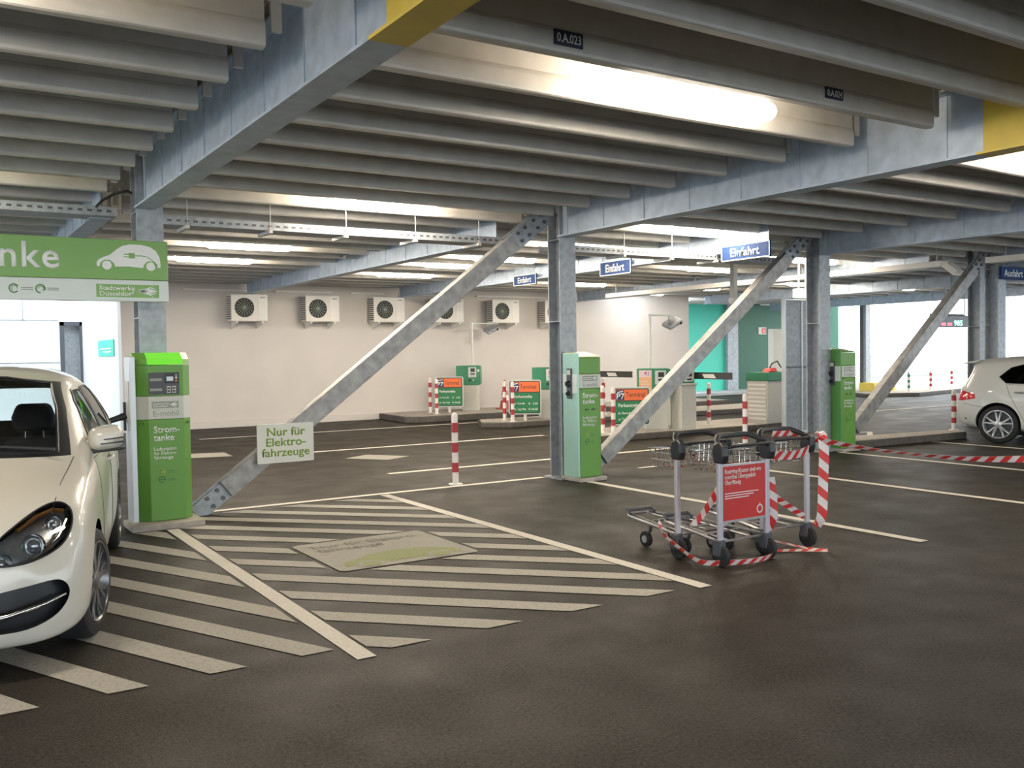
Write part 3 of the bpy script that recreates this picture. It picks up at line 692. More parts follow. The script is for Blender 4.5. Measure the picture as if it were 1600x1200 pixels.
# ------------------------------------------------------------------ cable trays and odd cables
def tray_along_x(x0, x1, y, z, label):
    t = thing('cable_tray', label, 'cable tray', (x0, y, z)); L = x1-x0
    b = MB(); b.box(0, L, -.02, 0, 0, .09); b.box(0, L, .30, .32, 0, .09); b.box(0, L, 0, .30, 0, .006); b.build('channel', 'galv', t)
    b = MB(); n = int(L/.09)
    for i in range(n): b.box(.03+i*.09, .075+i*.09, -.0225, -.019, .035, .058)
    b.build('perforation', 'bolt', t)
    for x in [i*.9+.3 for i in range(int(L/.9))]:
        b = MB(); b.box(x, x+.04, -.06, .36, -.035, 0); b.box(x+.016, x+.024, -.045, -.037, 0, DECK-z-.002); b.build('bracket', 'joist', t)
tray_along_x(-3.6, 1.75, 10.2, 3.07, 'perforated cable tray running behind the charging banner')
tray_along_x(2.12, 6.75, 10.2, 3.02, 'perforated cable tray running from the left column to the middle column')
tray_along_x(7.2, 11.7, 10.2, 2.98, 'perforated cable tray between the middle and third columns')
def tray_along_y(x, y0, y1, z, label, bend=1):
    t = thing('cable_tray', label, 'cable tray', (x, y0, z)); L = y1-y0
    b = MB(); b.prism([(0, 0), (.22, 0), (.22, .10), (.20, .10), (.20, .02), (.02, .02), (.02, .10), (0, .10)], 'xz', 0, L)
    b.build('channel', 'trim_white', t)
    b = MB(); b.prism([(0, 0), (.22, 0), (.22, .10), (.20, .10), (.20, .02), (.02, .02), (.02, .10), (0, .10)], 'xz', 0, -.28, ); q = b.build('end_bend', 'trim_white', t); q.rotation_euler = (math.radians(38*bend), 0, 0)
    for y in (.15, L*.33, L*.66, L-.3):
        b = MB(); b.box(.10, .12, y-.012, y+.012, .02, DECK-z-.002); b.build('hanger', 'galv', t)
tray_along_y(15.1, 9.6, 19.0, 3.02, 'white cable tray running back past the third column')
tray_along_y(15.6, 2.5, 9.1, 3.05, 'white cable tray towards the exit sign', 0)
hb = MB(); hb.tube([(1.50, 9.85, 3.10), (1.56, 9.82, 3.17), (1.66, 9.74, 3.23), (1.76, 9.68, 3.25), (1.80, 9.66, 3.23)], .014)
tag(hb.build('hose', 'black', None, True), 'short black hose curving into the left column under the deck', 'hose')
# ------------------------------------------------------------------ red and white posts
def bollard(x, y, z0, h, label, r=.040, band='red'):
    t = thing('bollard', label, 'bollard', (x, y, z0), group='red and white marker posts')
    b = MB(); prof = [(0, r)] + [(h-.05, r), (h-.025, r*.92), (h-.008, r*.6), (h, r*.15)]
    b.lathe((0, 0, 0), (0, 0, 1), prof, 18); b.build('post', 'post_white', t, True)
    bh = (h-.03)/7.2
    for i in range(3):
        z1 = h - .14*h - i*2*bh*1.03; q = MB(); q.cyl((0, 0, z1-bh), (0, 0, z1), r+.0015, n=18); q.build('red_band', band, t, True)
    q = MB(); q.cyl((0, 0, 0), (0, 0, .012), r*2.2, n=20); q.build('base_plate', 'post_white', t, True)
    return t
for a in ((5.53, 9.96, 0, .89, 'red and white post standing alone between the two charging posts'), (10.75, 20.6, .15, .88, 'red and white post left of the first price board, the outer one'),
          (10.63, 20.03, .15, .87, 'red and white post overlapping the first price board edge'), (10.92, 17.37, .12, .88, 'red and white post left of the second price board, in front of the cone'),
          (10.84, 16.92, .12, .88, 'red and white post overlapping the second price board edge'), (10.59, 13.45, .12, .87, 'red and white post just beside the middle charging post'),
          (10.56, 13.10, .12, .86, 'red and white post overlapping the third price board edge'), (13.25, 13.41, .12, .85, 'slim red and white post on the kerb under the second barrier arm'),
          (11.29, 10.61, 0, .90, 'red and white post rising behind the luggage trolley handles'), (15.52, 9.62, .12, .73, 'red and white post at the kerb end beside the white hatchback'),
          (13.69, 17.34, .12, .88, 'red and white post peeping over another next to the middle charging post'), (14.16, 21.0, .15, .83, 'post with only its white cap showing above the second price board')):
    bollard(*a)
for x, y, lb, m in ((28.05, 19.0, 'distant marker post on the far kerb with a green tint', 'machine_green'), (29.75, 19.3, 'second distant marker post on the far kerb', 'red'), (32.05, 19.95, 'third distant marker post on the far kerb', 'red'), (34.0, 20.35, 'distant marker post by the hatchback spoiler', 'red')):
    bollard(x, y, .12, .68, lb, .045, m)

# ------------------------------------------------------------------ price boards
def price_board(x, y, z0, label, a=-37, w=.72, zb=.14, h=.76):
    t = thing('price_board', label, 'price board', (x, y, z0), math.radians(a), 'price boards at the lane islands')
    b = MB(); b.cyl((0, .03, 0), (0, .03, zb+.3), .035, n=14); b.build('post', 'post_white', t, True)
    def rr(w0, z0_, z1, r):
        o = []
        for cx, cz, s in ((w0/2-r, z0_+r, -90), (w0/2-r, z1-r, 0), (-w0/2+r, z1-r, 90), (-w0/2+r, z0_+r, 180)):
            o += [(cx+r*math.cos(math.radians(s+i*22.5)), cz+r*math.sin(math.radians(s+i*22.5))) for i in range(5)]
        return o
    b = MB(); b.prism(rr(w, zb, zb+h, .05), 'xz', -.03, .03); b.build('frame', 'frame_grey', t)
    b = MB(); b.prism(rr(w-.05, zb+.025, zb+h-.025, .03), 'xz', -.034, -.030); b.build('rim', 'txt_black', t)
    b = MB(); b.box(-w/2+.045, w/2-.045, -.038, -.034, zb+.045, zb+h*.63); g = b.build('rate_panel', 'board_green', t)
    b = MB(); b.box(-w/2+.045, w/2-.045, -.038, -.034, zb+h*.655, zb+h-.045); o = b.build('terminal_panel', 'orange', t)
    text('Terminal', 'txt_black', o, -.10, zb+h*.74, h=.095, w=.35, y=-.0395)
    b = MB(); b.box(-w/2+.06, -.13, -.041, -.038, zb+h*.665, zb+h-.055); p = b.build('parking_emblem', 'blue', t)
    text('P7', 'txt_white', p, -w/2+.075, zb+h*.685, h=.11, y=-.0425, bold=.02)
    b = MB(); b.prism([(-w/2+.09, zb+h-.105), (-.15, zb+h-.085), (-.15, zb+h-.068), (-w/2+.09, zb+h-.088)], 'xz', -.0425, -.041); b.build('stripe', 'txt_white', p)
    text('Parkentgelte', 'txt_white', g, -.24, zb+h*.45, h=.085, w=.40, y=-.0395, bold=.02)
    text('je Stunde', 'txt_white', g, -.24, zb+h*.275, h=.055, w=.24, y=-.0395, bold=.015); text('€   3,50', 'txt_white', g, .28, zb+h*.275, h=.052, w=.20, y=-.0395, align='r', bold=.015)
    text('je Tag max.', 'txt_white', g, -.24, zb+h*.11, h=.06, w=.27, y=-.0395, bold=.015); text('€ 24,50', 'txt_white', g, .28, zb+h*.115, h=.052, w=.20, y=-.0395, align='r', bold=.015)
    return t
price_board(11.13, 20.3, .15, 'orange and green price board nearest the white wall under the air conditioners')
price_board(11.22, 17.0, .12, 'orange and green price board left of the middle column, beside the cone')
price_board(11.06, 13.19, .12, 'orange and green price board behind the second brace foot', w=.69, zb=.127, h=.707)

# ------------------------------------------------------------------ ticket machines, camera masts, barrier gates
def ticket_machine(x, y, z0, label, a=-37, poster=False):
    t = thing('ticket_machine', label, 'ticket machine', (x, y, z0), math.radians(a), 'ticket machines at the lane islands')
    b = MB(); b.box(-.18, .24, -.20, .2, 0, .66); b.build('pedestal', 'machine_grey', t, bevel=.015)
    b = MB(); b.prism([(-.32, .72), (-.27, .66), (.27, .66), (.30, .70), (.30, 1.13), (.27, 1.16), (-.32, 1.16)], 'xz', -.22, .22); b.build('head', 'machine_green', t, bevel=.015)
    b = MB(); b.box(.0, .21, -.235, -.218, .86, 1.12); fp = b.build('face_plate', 'band', t, bevel=.008)
    b = MB(); b.box(.06, .17, -.240, -.235, 1.0, 1.09); b.build('display', 'txt_black', fp)
    b = MB(); b.box(.06, .17, -.240, -.235, .93, .965); b.build('slot', 'txt_black', fp)
    for i in range(2):
        b = MB(); b.cyl((.09+.05*i, -.235, .895), (.09+.05*i, -.243, .895), .014, n=12); b.build('button', 'txt_grey', fp, True)
    b = MB(); b.box(.0, .07, -.225, -.218, .75, .81); b.build('ticket_slot', 'txt_black', t)
    b = MB(); b.cyl((.13, -.218, .79), (.13, -.226, .79), .02, n=14); b.build('lock', 'band', t, True)
    b = MB(); b.box(.235, .285, -.228, -.218, 1.0, 1.06); b.build('sticker', 'txt_white', t)
    if poster:
        b = MB(); b.box(-.30, -.06, -.226, -.220, .70, 1.0); p = b.build('poster', 'poster', t)
        b = MB(); b.box(-.30, -.06, -.226, -.220, 1.0, 1.13); b.build('poster_head', 'poster_top', p)
        text('€ J', 'violet', p, -.20, 1.03, h=.075, y=-.2275, bold=.02)
        for k in range(4):
            b = MB(); b.box(-.27, -.10-.03*(k % 2), -.2275, -.226, .76+.05*k, .775+.05*k); b.build('print_line', 'poster_top', p)
    return t
ticket_machine(11.98, 20.75, .15, 'green ticket machine on a cream pedestal behind the first price board')
ticket_machine(12.05, 17.35, .12, 'green ticket machine mostly hidden behind the middle column')
ticket_machine(11.85, 13.45, .12, 'green ticket machine with an orange poster behind the third price board', poster=True)
b = MB(); b.box(12.12, 12.5, 12.98, 13.3, 0.12, .95); b.box(12.10, 12.52, 12.96, 13.32, .95, .99); bx = b.build('pay_terminal', 'machine_grey', None, bevel=.012)
tag(bx, 'cream terminal with a dark screen next to the poster ticket machine', 'terminal')
b = MB(); b.box(12.16, 12.46, 12.98, 13.25, .99, 1.27); b.build('terminal_head', 'machine_green', bx, bevel=.012)
b = MB(); b.box(12.19, 12.43, 12.968, 12.98, 1.02, 1.25); fp = b.build('face_plate', 'band', bx, bevel=.005)
b = MB(); b.box(12.25, 12.37, 12.962, 12.968, 1.12, 1.22); b.build('display', 'txt_black', fp)
b = MB(); b.box(12.25, 12.37, 12.962, 12.968, 1.05, 1.08); b.build('slot', 'txt_black', fp)
def camera_mast(x, y, z0, z1, dx, label):
    t = thing('camera_mast', label, 'camera mast', (x, y, z0), group='camera masts of the lanes')
    b = MB(); b.cyl((0, 0, 0), (0, 0, z1-z0), .025, n=12); b.build('mast', 'trim_white', t, True)
    b = MB(); b.box(-.02, dx+.05, -.02, .02, z1-z0-.03, z1-z0); b.build('arm', 'frame_grey', t, bevel=.005)
    b = MB(); b.tube([(dx-.12, 0, z1-z0-.03), (dx-.13, 0, z1-z0-.09), (dx-.07, 0, z1-z0-.14)], .012); b.build('hook', 'galv', t, True)
    b = MB(); c = Vector((dx-.02, 0, z1-z0-.16)); mt = Matrix.Translation(c) @ Matrix.Rotation(math.radians(-24), 4, 'Y') @ Matrix.Rotation(math.radians(25), 4, 'X')
    b.box(-.20, .17, -.12, .12, -.045, .045, mt); b.build('camera_head', 'galv', t, bevel=.03, seg=3)
    b = MB(); p = mt @ Vector((.1, -.12, .0)); q = mt @ Vector((.1, -.135, .0)); b.cyl(p, q, .03, n=14); b.build('lens', 'black', t, True)
    return t
camera_mast(12.20, 20.95, .15, 2.42, .62, 'thin white mast with a grey camera head behind the first ticket machine')
camera_mast(12.45, 17.6, .12, 2.33, .40, 'camera mast hidden by the middle column, only its head showing')
camera_mast(12.02, 13.75, .12, 2.33, .62, 'white mast with a grey camera head above the poster ticket machine')
def barrier(x, y0, y1, label, z=1.07):
    t = thing('barrier_gate', label, 'barrier', (x, y0+.12, .12), group='barrier gates across the lanes')
    b = MB(); b.box(-.02, .28, -.12, .18, 0, .96); b.build('housing', 'machine_grey', t, bevel=.015)
    L = y0+.12-y1
    b = MB(); b.box(-.05, -.022, -L, .08, z-.12, z-.01); arm = b.build('arm', 'arm_dark', t)
    for zz in (z-.125, z-.015):
        q = MB(); q.box(-.054, -.018, -L, .08, zz, zz+.018); q.build('edge_strip', 'txt_black', arm)
    u = L*.60
    q = MB(); q.prism([(-u, z-.105), (-u-.30, z-.105), (-u-.24, z-.03), (-u+.06, z-.03)], 'yz', -.056, -.050); q.build('reflector', 'trim_white', arm)
barrier(12.6, 16.75, 14.95, 'dark barrier arm with a white reflector just beside the middle charging post')
barrier(12.6, 13.72, 12.12, 'dark barrier arm with a white reflector before the turquoise wall')
t = thing('barrier_cabinet', 'white louvred cabinet with green top beside the tall grey cabinet', 'cabinet', (14.25, 12.78, .12))
b = MB(); b.box(0, .95, 0, .55, 0, .86); b.build('body', 'machine_grey', t, bevel=.01)
b = MB(); b.box(-.02, .97, -.02, .57, .862, 1.03); b.build('top_cover', 'machine_green', t, bevel=.01)
for i in range(9):
    b = MB(); b.box(-.012, 0, .04, .51, .08+.085*i, .12+.085*i); b.build('louvre', 'trim_white', t)
b = MB(); b.prism([(.15, 1.03), (.42, 1.03), (.36, 1.12), (.22, 1.10)], 'xz', .1, .3); b.build('arm_mount', 'tape_red', t, bevel=.02)
b = MB(); b.tube([(.25, .2, 1.06), (.34, .2, 1.20), (.5, .2, 1.25), (.62, .2, 1.12)], .014); b.build('handle', 'black', t, True)
t = thing('partition_panel', 'tall grey metal partition panel standing left of the third column', 'panel', (13.78, 11.93, 0))
b = MB(); b.box(0, .03, 0, .09, 0, 2.56); b.box(.03, 1.0, 0, .09, 2.53, 2.56); b.box(.03, 1.0, 0, .09, 0, .05); b.box(.97, 1.0, 0, .09, .05, 2.53); b.box(.47, .50, 0, .09, .05, 2.53); b.build('frame', 'alu', t, bevel=.004)
for x0, x1 in ((.03, .47), (.50, .97)):
    for z0, z1 in ((.05, 1.25), (1.28, 2.53)):
        b = MB(); b.box(x0, x1, .02, .07, z0, z1); b.build('sheet', 'galv', t)
b = MB(); b.box(.03, .97, .005, .085, 1.25, 1.28); b.build('cross_rail', 'bolt', t)
t = thing('traffic_cone', 'tall red and white traffic cone behind the second pair of posts', 'traffic cone', (12.9, 20.5, .15))
b = MB(); b.box(-.19, .19, -.19, .19, 0, .03); b.build('foot', 'cone', t, bevel=.01)
b = MB(); b.lathe((0, 0, .03), (0, 0, 1), [(0, .14), (.72, .03), (.735, .02)], 24); b.build('cone_body', 'cone', t, True)
for z0, z1 in ((.20, .34), (.46, .58)):
    b = MB(); f = lambda z: .14-.11*z/.72+.002; b.lathe((0, 0, .03), (0, 0, 1), [(z0, f(z0)), (z1, f(z1))], 24, False); b.build('white_band', 'post_white', t, True)

# ------------------------------------------------------------------ air conditioners on the wall
def ac_unit(label):
    t = thing('air_conditioner', label, 'air conditioner', (0, 0, 0), group='air conditioner outdoor units on the white wall')
    b = MB(); b.box(-.42, .42, -.36, -.03, 0, .62); b.build('casing', 'ac_white', t, bevel=.015)
    b = MB(); b.lathe((-.12, -.355, .31), (0, -1, 0), [(-.06, .225), (.008, .225), (.012, .22)], 36); b.build('fan_opening', 'blackmatt', t, True)
    b = MB()
    for r in (.04, .085, .13, .175, .218): b.tube([(-.12+r*math.cos(a), -.372, .31+r*math.sin(a)) for a in [2*PI*i/28 for i in range(28)]], .0045, 5, True)
    for i in range(8):
        a = PI*i/8; b.tube([(-.12-.22*math.cos(a), -.371, .31-.22*math.sin(a)), (-.12+.22*math.cos(a), -.371, .31+.22*math.sin(a))], .004, 5)
    b.build('guard_grille', 'txt_grey', t, True)
    b = MB(); b.lathe((-.12, -.345, .31), (0, -1, 0), [(0, .06), (.02, .055), (.024, .03)], 18); b.build('hub', 'darkgrey', t, True)
    b = MB(); b.box(.19, .415, -.366, -.36, .02, .60); b.build('service_panel', 'trim_white', t, bevel=.004)
    b = MB(); b.box(.24, .36, -.369, -.366, .535, .56); b.build('name_strip', 'txt_grey', t)
    b = MB()
    for i in range(11): b.box(-.425, -.419, -.34, -.06, .05+.05*i, .075+.05*i)
    b.build('side_louvre', 'bolt', t)
    for x in (-.30, .28):
        b = MB(); b.box(x-.02, x+.02, -.40, .08, -.045, -.005); b.prism([(-.36, -.045), (.08, -.045), (.08, -.16), (.05, -.16)], 'yz', x-.008, x+.008); b.build('bracket', 'trim_white', t)
    return t
ac = None
for x, lb in ((6.38, 'air conditioner unit farthest from the columns, nearest the facade corner'), (8.13, 'air conditioner unit second along the white wall, dark fan'), (9.87, 'air conditioner unit third along the wall, just left of the brace'),
              (11.57, 'air conditioner unit half hidden behind the left diagonal brace'), (13.3, 'air conditioner unit above the green ticket machine and camera head'), (15.0, 'air conditioner unit cut off by the middle column')):
    if ac is None: ac = ac_unit(lb); ac.location = (x, 21.37, 2.43)
    else: dup(ac, (x, 21.37, 2.43), label=lb)

# ------------------------------------------------------------------ hanging boxes, small signs
t = thing('emergency_light', 'white emergency light box hanging on two rods left of the third column', 'light box', (14.2, 12.0, 2.60))
b = MB(); b.box(0, .42, 0, .10, 0, .17); b.build('box', 'exit_lit', t, bevel=.01)
for x in (.11, .31):
    b = MB(); b.box(x-.012, x+.012, .04, .06, .17, DECK-2.602); b.build('hanger', 'trim_white', t)
t = thing('dome_camera', 'grey bracket with round white dome camera above the turquoise wall', 'camera', (12.5, 12.0, 2.43))
b = MB(); b.box(-.05, .05, -.05, .05, .12, DECK-2.432); b.build('bracket', 'machine_grey', t, bevel=.008)
b = MB(); b.lathe((0, 0, .12), (0, 0, -1), [(0, .09), (.05, .095), (.09, .08), (.115, .04), (.12, .0)], 20); b.build('dome', 'trim_white', t, True)
t = thing('fire_sign', 'small red and white fire equipment sign on the dark green wall', 'sign', (27.25, 24.88, 2.2))
b = MB(); b.box(0, .42, 0, .02, 0, .27); b.build('plate', 'post_white', t)
b = MB(); b.box(.17, .40, -.004, 0, .03, .24); q = b.build('symbol', 'tape_red', t)
b = MB(); b.prism([(.26, .06), (.31, .06), (.31, .17), (.29, .2), (.27, .2), (.26, .17)], 'xz', -.007, -.004); b.build('pictogram', 'post_white', q)
t = thing('counter_sign', 'dark hanging counter sign with lit green digits before the bright opening', 'sign', (20.96, 13.5, 2.10))
b = MB(); b.box(0, 1.95, 0, .14, 0, .29); b.prism([(0, .29), (1.3, .29), (1.25, .33), (0, .33)], 'xz', 0, .14); b.build('case', 'navy', t, bevel=.01)
text('Obergeschoss', 'txt_grey', t, .28, .215, h=.07, w=1.0, y=-.002)
text('985', 'led_green', t, .82, .035, h=.135, w=.36, y=-.004, bold=.02)
for x in (.28, .54):
    b = MB(); b.box(x, x+.19, -.004, 0, .04, .11); b.build('lamp_segment', 'led_red', t)
text('P', 'txt_grey', t, 1.65, .10, h=.10, y=-.002)
for x in (.55, 1.4):
    b = MB(); b.box(x-.01, x+.01, .06, .08, .29, DECK-2.102); b.build('hanger', 'galv', t)
b = MB(); b.box(22.6, 22.95, 20.0, 20.25, 0, 2.26); tag(b.build('pillar_box', 'machine_grey', None, bevel=.02), 'slim beige box standing far back left of the tall grey cabinet', 'box')

# ------------------------------------------------------------------ outside on the right
island('kerb_walkway', [(26.0, 19.2), (27.6, 18.3), (46, 22.0), (80, 26), (80, 60), (30, 60), (33, 27), (27.0, 21.6)], .12, 'far walkway beyond the road')
b = MB(); b.box(40, 66, 29, 29.6, .12, .62); o = b.build('low_wall', 'galv', None, bevel=.03); o['kind'] = 'structure'
# ------------------------------------------------------------------ luggage trolleys
def trolley_parts(t, board):
    W = .25
    for s in (-1, 1):
        b = MB(); b.box(s*W-.022, s*W+.022, -.016, .016, .10, .80); b.build('post', 'trolley_post', t, bevel=.008)
        k = MB(); k.prism([(-.055, .77), (.03, .77), (.05, .84), (.035, .91), (-.02, .935), (-.065, .90), (-.07, .83)], 'yz', s*W-.034, s*W+.034); k.build('handle_joint', 'black', t, bevel=.014)
        f = MB(); f.box(s*W-.034, s*W+.034, -.03, .05, .08, .20); f.build('wheel_bracket', 'darkgrey', t, bevel=.01)
        # rear wheel
        w = MB(); w.lathe((s*W*1.0-.022, -.01, .082), (1, 0, 0), [(0, .06), (.004, .078), (.022, .082), (.040, .078), (.044, .06)], 24); wh = w.build('wheel', 'tyre', t, True)
        w = MB(); w.lathe((s*W-.028, -.01, .082), (1, 0, 0), [(0, .03), (.003, .042), (.053, .042), (.056, .03)], 18); w.build('hub', 'black', wh, True)
        w = MB(); w.tube([(s*W*.62, .42, .20), (s*W*.62, .43, .14), (s*W*.62, .47, .10)], .014); w.build('caster_fork', 'darkgrey', t, True)
        w = MB(); w.lathe((s*W*.62-.018, .48, .067), (1, 0, 0), [(0, .05), (.004, .064), (.018, .067), (.032, .064), (.036, .05)], 22); wh = w.build('wheel', 'tyre', t, True)
        w = MB(); w.lathe((s*W*.62-.022, .48, .067), (1, 0, 0), [(0, .03), (.044, .03)], 14); w.build('hub', 'alloy', wh, True)
    b = MB(); b.tube([(-W, .0, .90), (-W+.02, .045, .925), (-W+.08, .10, .955), (-W+.13, .115, .960), (W-.13, .115, .960), (W-.08, .10, .955), (W-.02, .045, .925), (W, .0, .90)], [.019, .021, .022, .021, .021, .022, .021, .019], 10); b.build('handle', 'black', t, True)
    b = MB(); b.tube([(-W+.01, -.02, .875), (-W+.07, -.085, .90), (W-.07, -.085, .90), (W-.01, -.02, .875)], .012, 8); b.build('brake_bar', 'black', t, True)
    b = MB()          # wire basket carried in front of the handle
    yb0, yb1, z0, z1, wx = .06, .28, .70, .86, .27
    rim = [(-wx, yb0, z1), (wx, yb0, z1), (wx, yb1+.03, z1-.02), (-wx, yb1+.03, z1-.02)]
    b.tube(rim, .0045, 6, True); b.tube([(-wx+.02, yb0, z0), (wx-.02, yb0, z0), (wx-.02, yb1, z0), (-wx+.02, yb1, z0)], .004, 6, True)
    for i in range(10):
        x = -wx+.02+(2*wx-.04)*i/9; b.tube([(x, yb0, z1), (x, yb0, z0), (x, yb1, z0), (x, yb1+.03, z1-.02)],   .0034, 5)
    for i in range(5):
        y = yb0+(yb1-yb0)*i/4; b.tube([(-wx, y+.01, z1), (-wx+.02, y, z0), (wx-.02, y, z0), (wx, y+.01, z1)],   .0034, 5)
    for z in (.755, .81): b.tube([(-wx+.01, yb0, z), (wx-.01, yb0, z), (wx-.01, yb1+.015, z), (-wx+.01, yb1+.015, z)],   .0034, 5, True)
    b.build('basket', 'chrome', t, True)
    b = MB()          # load frame
    b.tube([(-W, .02, .185), (-W*.82, .26, .20), (-W*.62, .70, .225), (-W*.5, .74, .235), (W*.5, .74, .235), (W*.62, .70, .225), (W*.82, .26, .20), (W, .02, .185)], .0135, 9)
    b.tube([(-W*.5, .03, .175), (-W*.45, .4, .20), (-W*.33, .73, .225)], .010, 8); b.tube([(W*.5, .03, .175), (W*.45, .4, .20), (W*.33, .73, .225)], .010, 8)
    for y, z, k in ((.02, .18, 1.0), (.26, .192, .82), (.48, .207, .72)): b.tube([(-W*k, y, z), (W*k, y, z)], .0105, 8)
    b.build('load_frame', 'trolley', t, True)
    b = MB(); b.tube([(-W*.55, .70, .235), (-W*.5, .75, .265), (W*.5, .75, .265), (W*.55, .70, .235)], .016, 9); b.build('nose_bumper', 'darkgrey', t, True)
    if board:
        b = MB(); b.box(-W+.024, W-.024, -.008, .008, .335, .745); bd = b.build('advert_board', 'ad_red', t, bevel=.003)
        for z0, z1 in ((.32, .337), (.743, .757)):
            b = MB(); b.box(-W+.024, W-.024, -.012, .012, z0, z1); b.build('board_rail', 'trolley', bd)
        text('Roaming-Kosten sind wie\nmanches Übergepäck:\nÜberflüssig', 'tape_white', bd, -.205, .595, h=.125, w=.385, y=-.0095, bold=.012)
        for k in range(3):
            q = MB(); q.box(-.205, .15-.05*k, -.0095, -.008, .535-.018*k, .542-.018*k); q.build('small_print', 'tape_white', bd)
        q = MB(); ring_poly(q, .165, .395, .034, .011, -.0095, 0, 360, 28); q.face([(.158, -.0095, .425), (.165, -.0095, .445), (.176, -.0095, .425)]); q.build('ring_emblem', 'tape_white', bd, recalc=False)
def trolley(x, y, rz, label, board):
    t = thing('luggage_trolley', label, 'luggage trolley', (x, y, 0), math.radians(rz), group='luggage trolleys tied with tape')
    trolley_parts(t, board); return t
TA = trolley(5.145, 5.30, 0, 'luggage trolley farthest back of the nested pair, nose poking out left', False)
TB = trolley(5.215, 4.92, 0, 'luggage trolley with the red advert board facing the camera', True)
TC = trolley(5.80, 5.03, -2, 'luggage trolley wrapped in tape at the end towards the hatchback', False)

# ------------------------------------------------------------------ barrier tape
def ribbon(name, pts, w, label, twist=None, up=(0, 0, 1), seg=.105, parent=None, sub=8):
    """striped barrier tape along a polyline; white strip with slanted red stripes as parts"""
    P = [Vector(p) + Vector((.035, 0, 0)) for p in pts]; fine = []
    for i in range(len(P)-1):
        p0, p1, p2, p3 = P[max(i-1, 0)], P[i], P[i+1], P[min(i+2, len(P)-1)]
        for k in range(sub):
            s = k/sub; fine.append(.5*((2*p1) + (p2-p0)*s + (2*p0-5*p1+4*p2-p3)*s*s + (3*p1-p0-3*p2+p3)*s**3))
    fine.append(P[-1]); L = [0]
    for a, b_ in zip(fine, fine[1:]): L.append(L[-1] + (b_-a).length)
    def at(s):
        s = min(max(s, 0), L[-1]); i = 0
        while i < len(L)-2 and L[i+1] < s: i += 1
        f = (s-L[i])/max(L[i+1]-L[i], 1e-6); p = fine[i].lerp(fine[i+1], f); d = (fine[i+1]-fine[i]).normalized()
        u = Vector(up); u = (u-d*u.dot(d))
        if u.length < 1e-3: u = Vector((0, 1, 0)) if abs(d.y) < .9 else Vector((1, 0, 0)); u = u - d*u.dot(d)
        u.normalize(); n = d.cross(u)
        if twist: a = twist(s); u = u*math.cos(a) + n*math.sin(a); n = d.cross(u)
        return p, u, n
    bw, br = MB(), MB(); step = .02; N = int(L[-1]/step)+1; slant = w*.8
    def quad(b, s0, s1, v0, v1, sh0, sh1, off):
        q = []
        for s, v, sh in ((s0, v0, sh0), (s1, v0, sh0), (s1, v1, sh1), (s0, v1, sh1)):
            p, u, n = at(s+sh); q.append(b.bm.verts.new(p + u*(v-.5)*w + n*off))
        b.bm.faces.new(q)
    for i in range(N): quad(bw, i*step, min((i+1)*step, L[-1]), 0, 1, 0, 0, 0)
    s = seg*.3
    while s < L[-1]:
        for off in (-.0012, .0012):
            for vi in range(3):
                k = 4
                for j in range(k):
                    a0, a1 = s + seg*.5*j/k*1.0, s + seg*.5*(j+1)/k
                    quad(br, a0, a1, vi/3, (vi+1)/3, slant*(vi/3-.5), slant*((vi+1)/3-.5), off)
        s += seg
    o = bw.build(name, 'tape_white', parent, recalc=False); sm = o.modifiers.new('thick', 'SOLIDIFY'); sm.thickness = .0008; sm.offset = 0
    br.build('red_stripes', 'tape_red', o, recalc=False)
    if label: tag(o, label, 'barrier tape', 'red and white barrier tape')
    return o
cxr = 6.03
ribbon('barrier_tape', [(6.05, 5.0, .88), (6.35, 4.62, .80), (6.75, 4.15, .742), (7.0, 3.75, .755), (7.2, 3.35, .80), (7.35, 2.9, .86), (7.4, 2.6, .90)], .055, 'long striped tape sagging from the trolleys towards the white hatchback', twist=lambda s: .5+.6*math.sin(s*2.3))
ribbon('barrier_tape', [(6.09, 4.99, .93), (6.11, 4.95, .915), (6.115, 4.93, .80), (6.115, 4.94, .5), (6.11, 4.95, .25), (6.09, 4.99, .16)], .085, 'wide striped tape hanging vertically over the end trolley handle', up=(.9, -.45, 0), seg=.15)
ribbon('barrier_tape', [(4.86, 5.50, .26), (4.80, 5.42, .20), (4.80, 5.25, .12), (4.80, 5.02, .045), (4.88, 4.92, .034), (5.1, 4.84, .03), (5.3, 4.83, .03), (5.45, 4.88, .035), (5.50, 5.0, .05)], .05, 'striped tape looped low round the trolley wheels near the floor', twist=lambda s: .5)
ribbon('barrier_tape', [(5.52, 5.05, .012), (5.75, 4.98, .008), (5.93, 4.86, .006), (6.0, 4.80, .006), (5.92, 4.92, .012), (5.78, 5.08, .05), (5.62, 5.2, .10)], .055, 'loose end of striped tape lying on the asphalt by the trolleys', up=(.3, .9, .15))
ribbon('barrier_tape', [(5.42, 5.30, .66), (5.28, 5.32, .45), (5.18, 5.36, .30), (5.12, 5.4, .22)], .05, 'striped tape slanting down behind the red advert board', up=(.8, -.5, .2))
ribbon('barrier_tape', [(5.50, 5.10, .68), (5.60, 5.08, .52), (5.74, 5.06, .40), (5.90, 5.04, .30), (6.0, 5.03, .24)], .05, 'striped tape slanting from the advert board to the end trolley foot', up=(.5, -.5, .7))
ribbon('barrier_tape', [(5.45, 4.98, .80), (5.62, 4.96, .775), (5.80, 4.96, .77), (5.98, 4.97, .80), (6.06, 4.98, .83)], .07, 'striped tape wound along the end trolley basket', up=(0, -.2, 1))
ribbon('barrier_tape', [(5.72, 5.118, .930), (5.84, 5.116, .925), (5.94, 5.112, .926), (6.02, 5.06, .91), (6.05, 4.99, .90)], .05, 'striped tape wound along the end trolley handle', up=(0, -.25, 1))
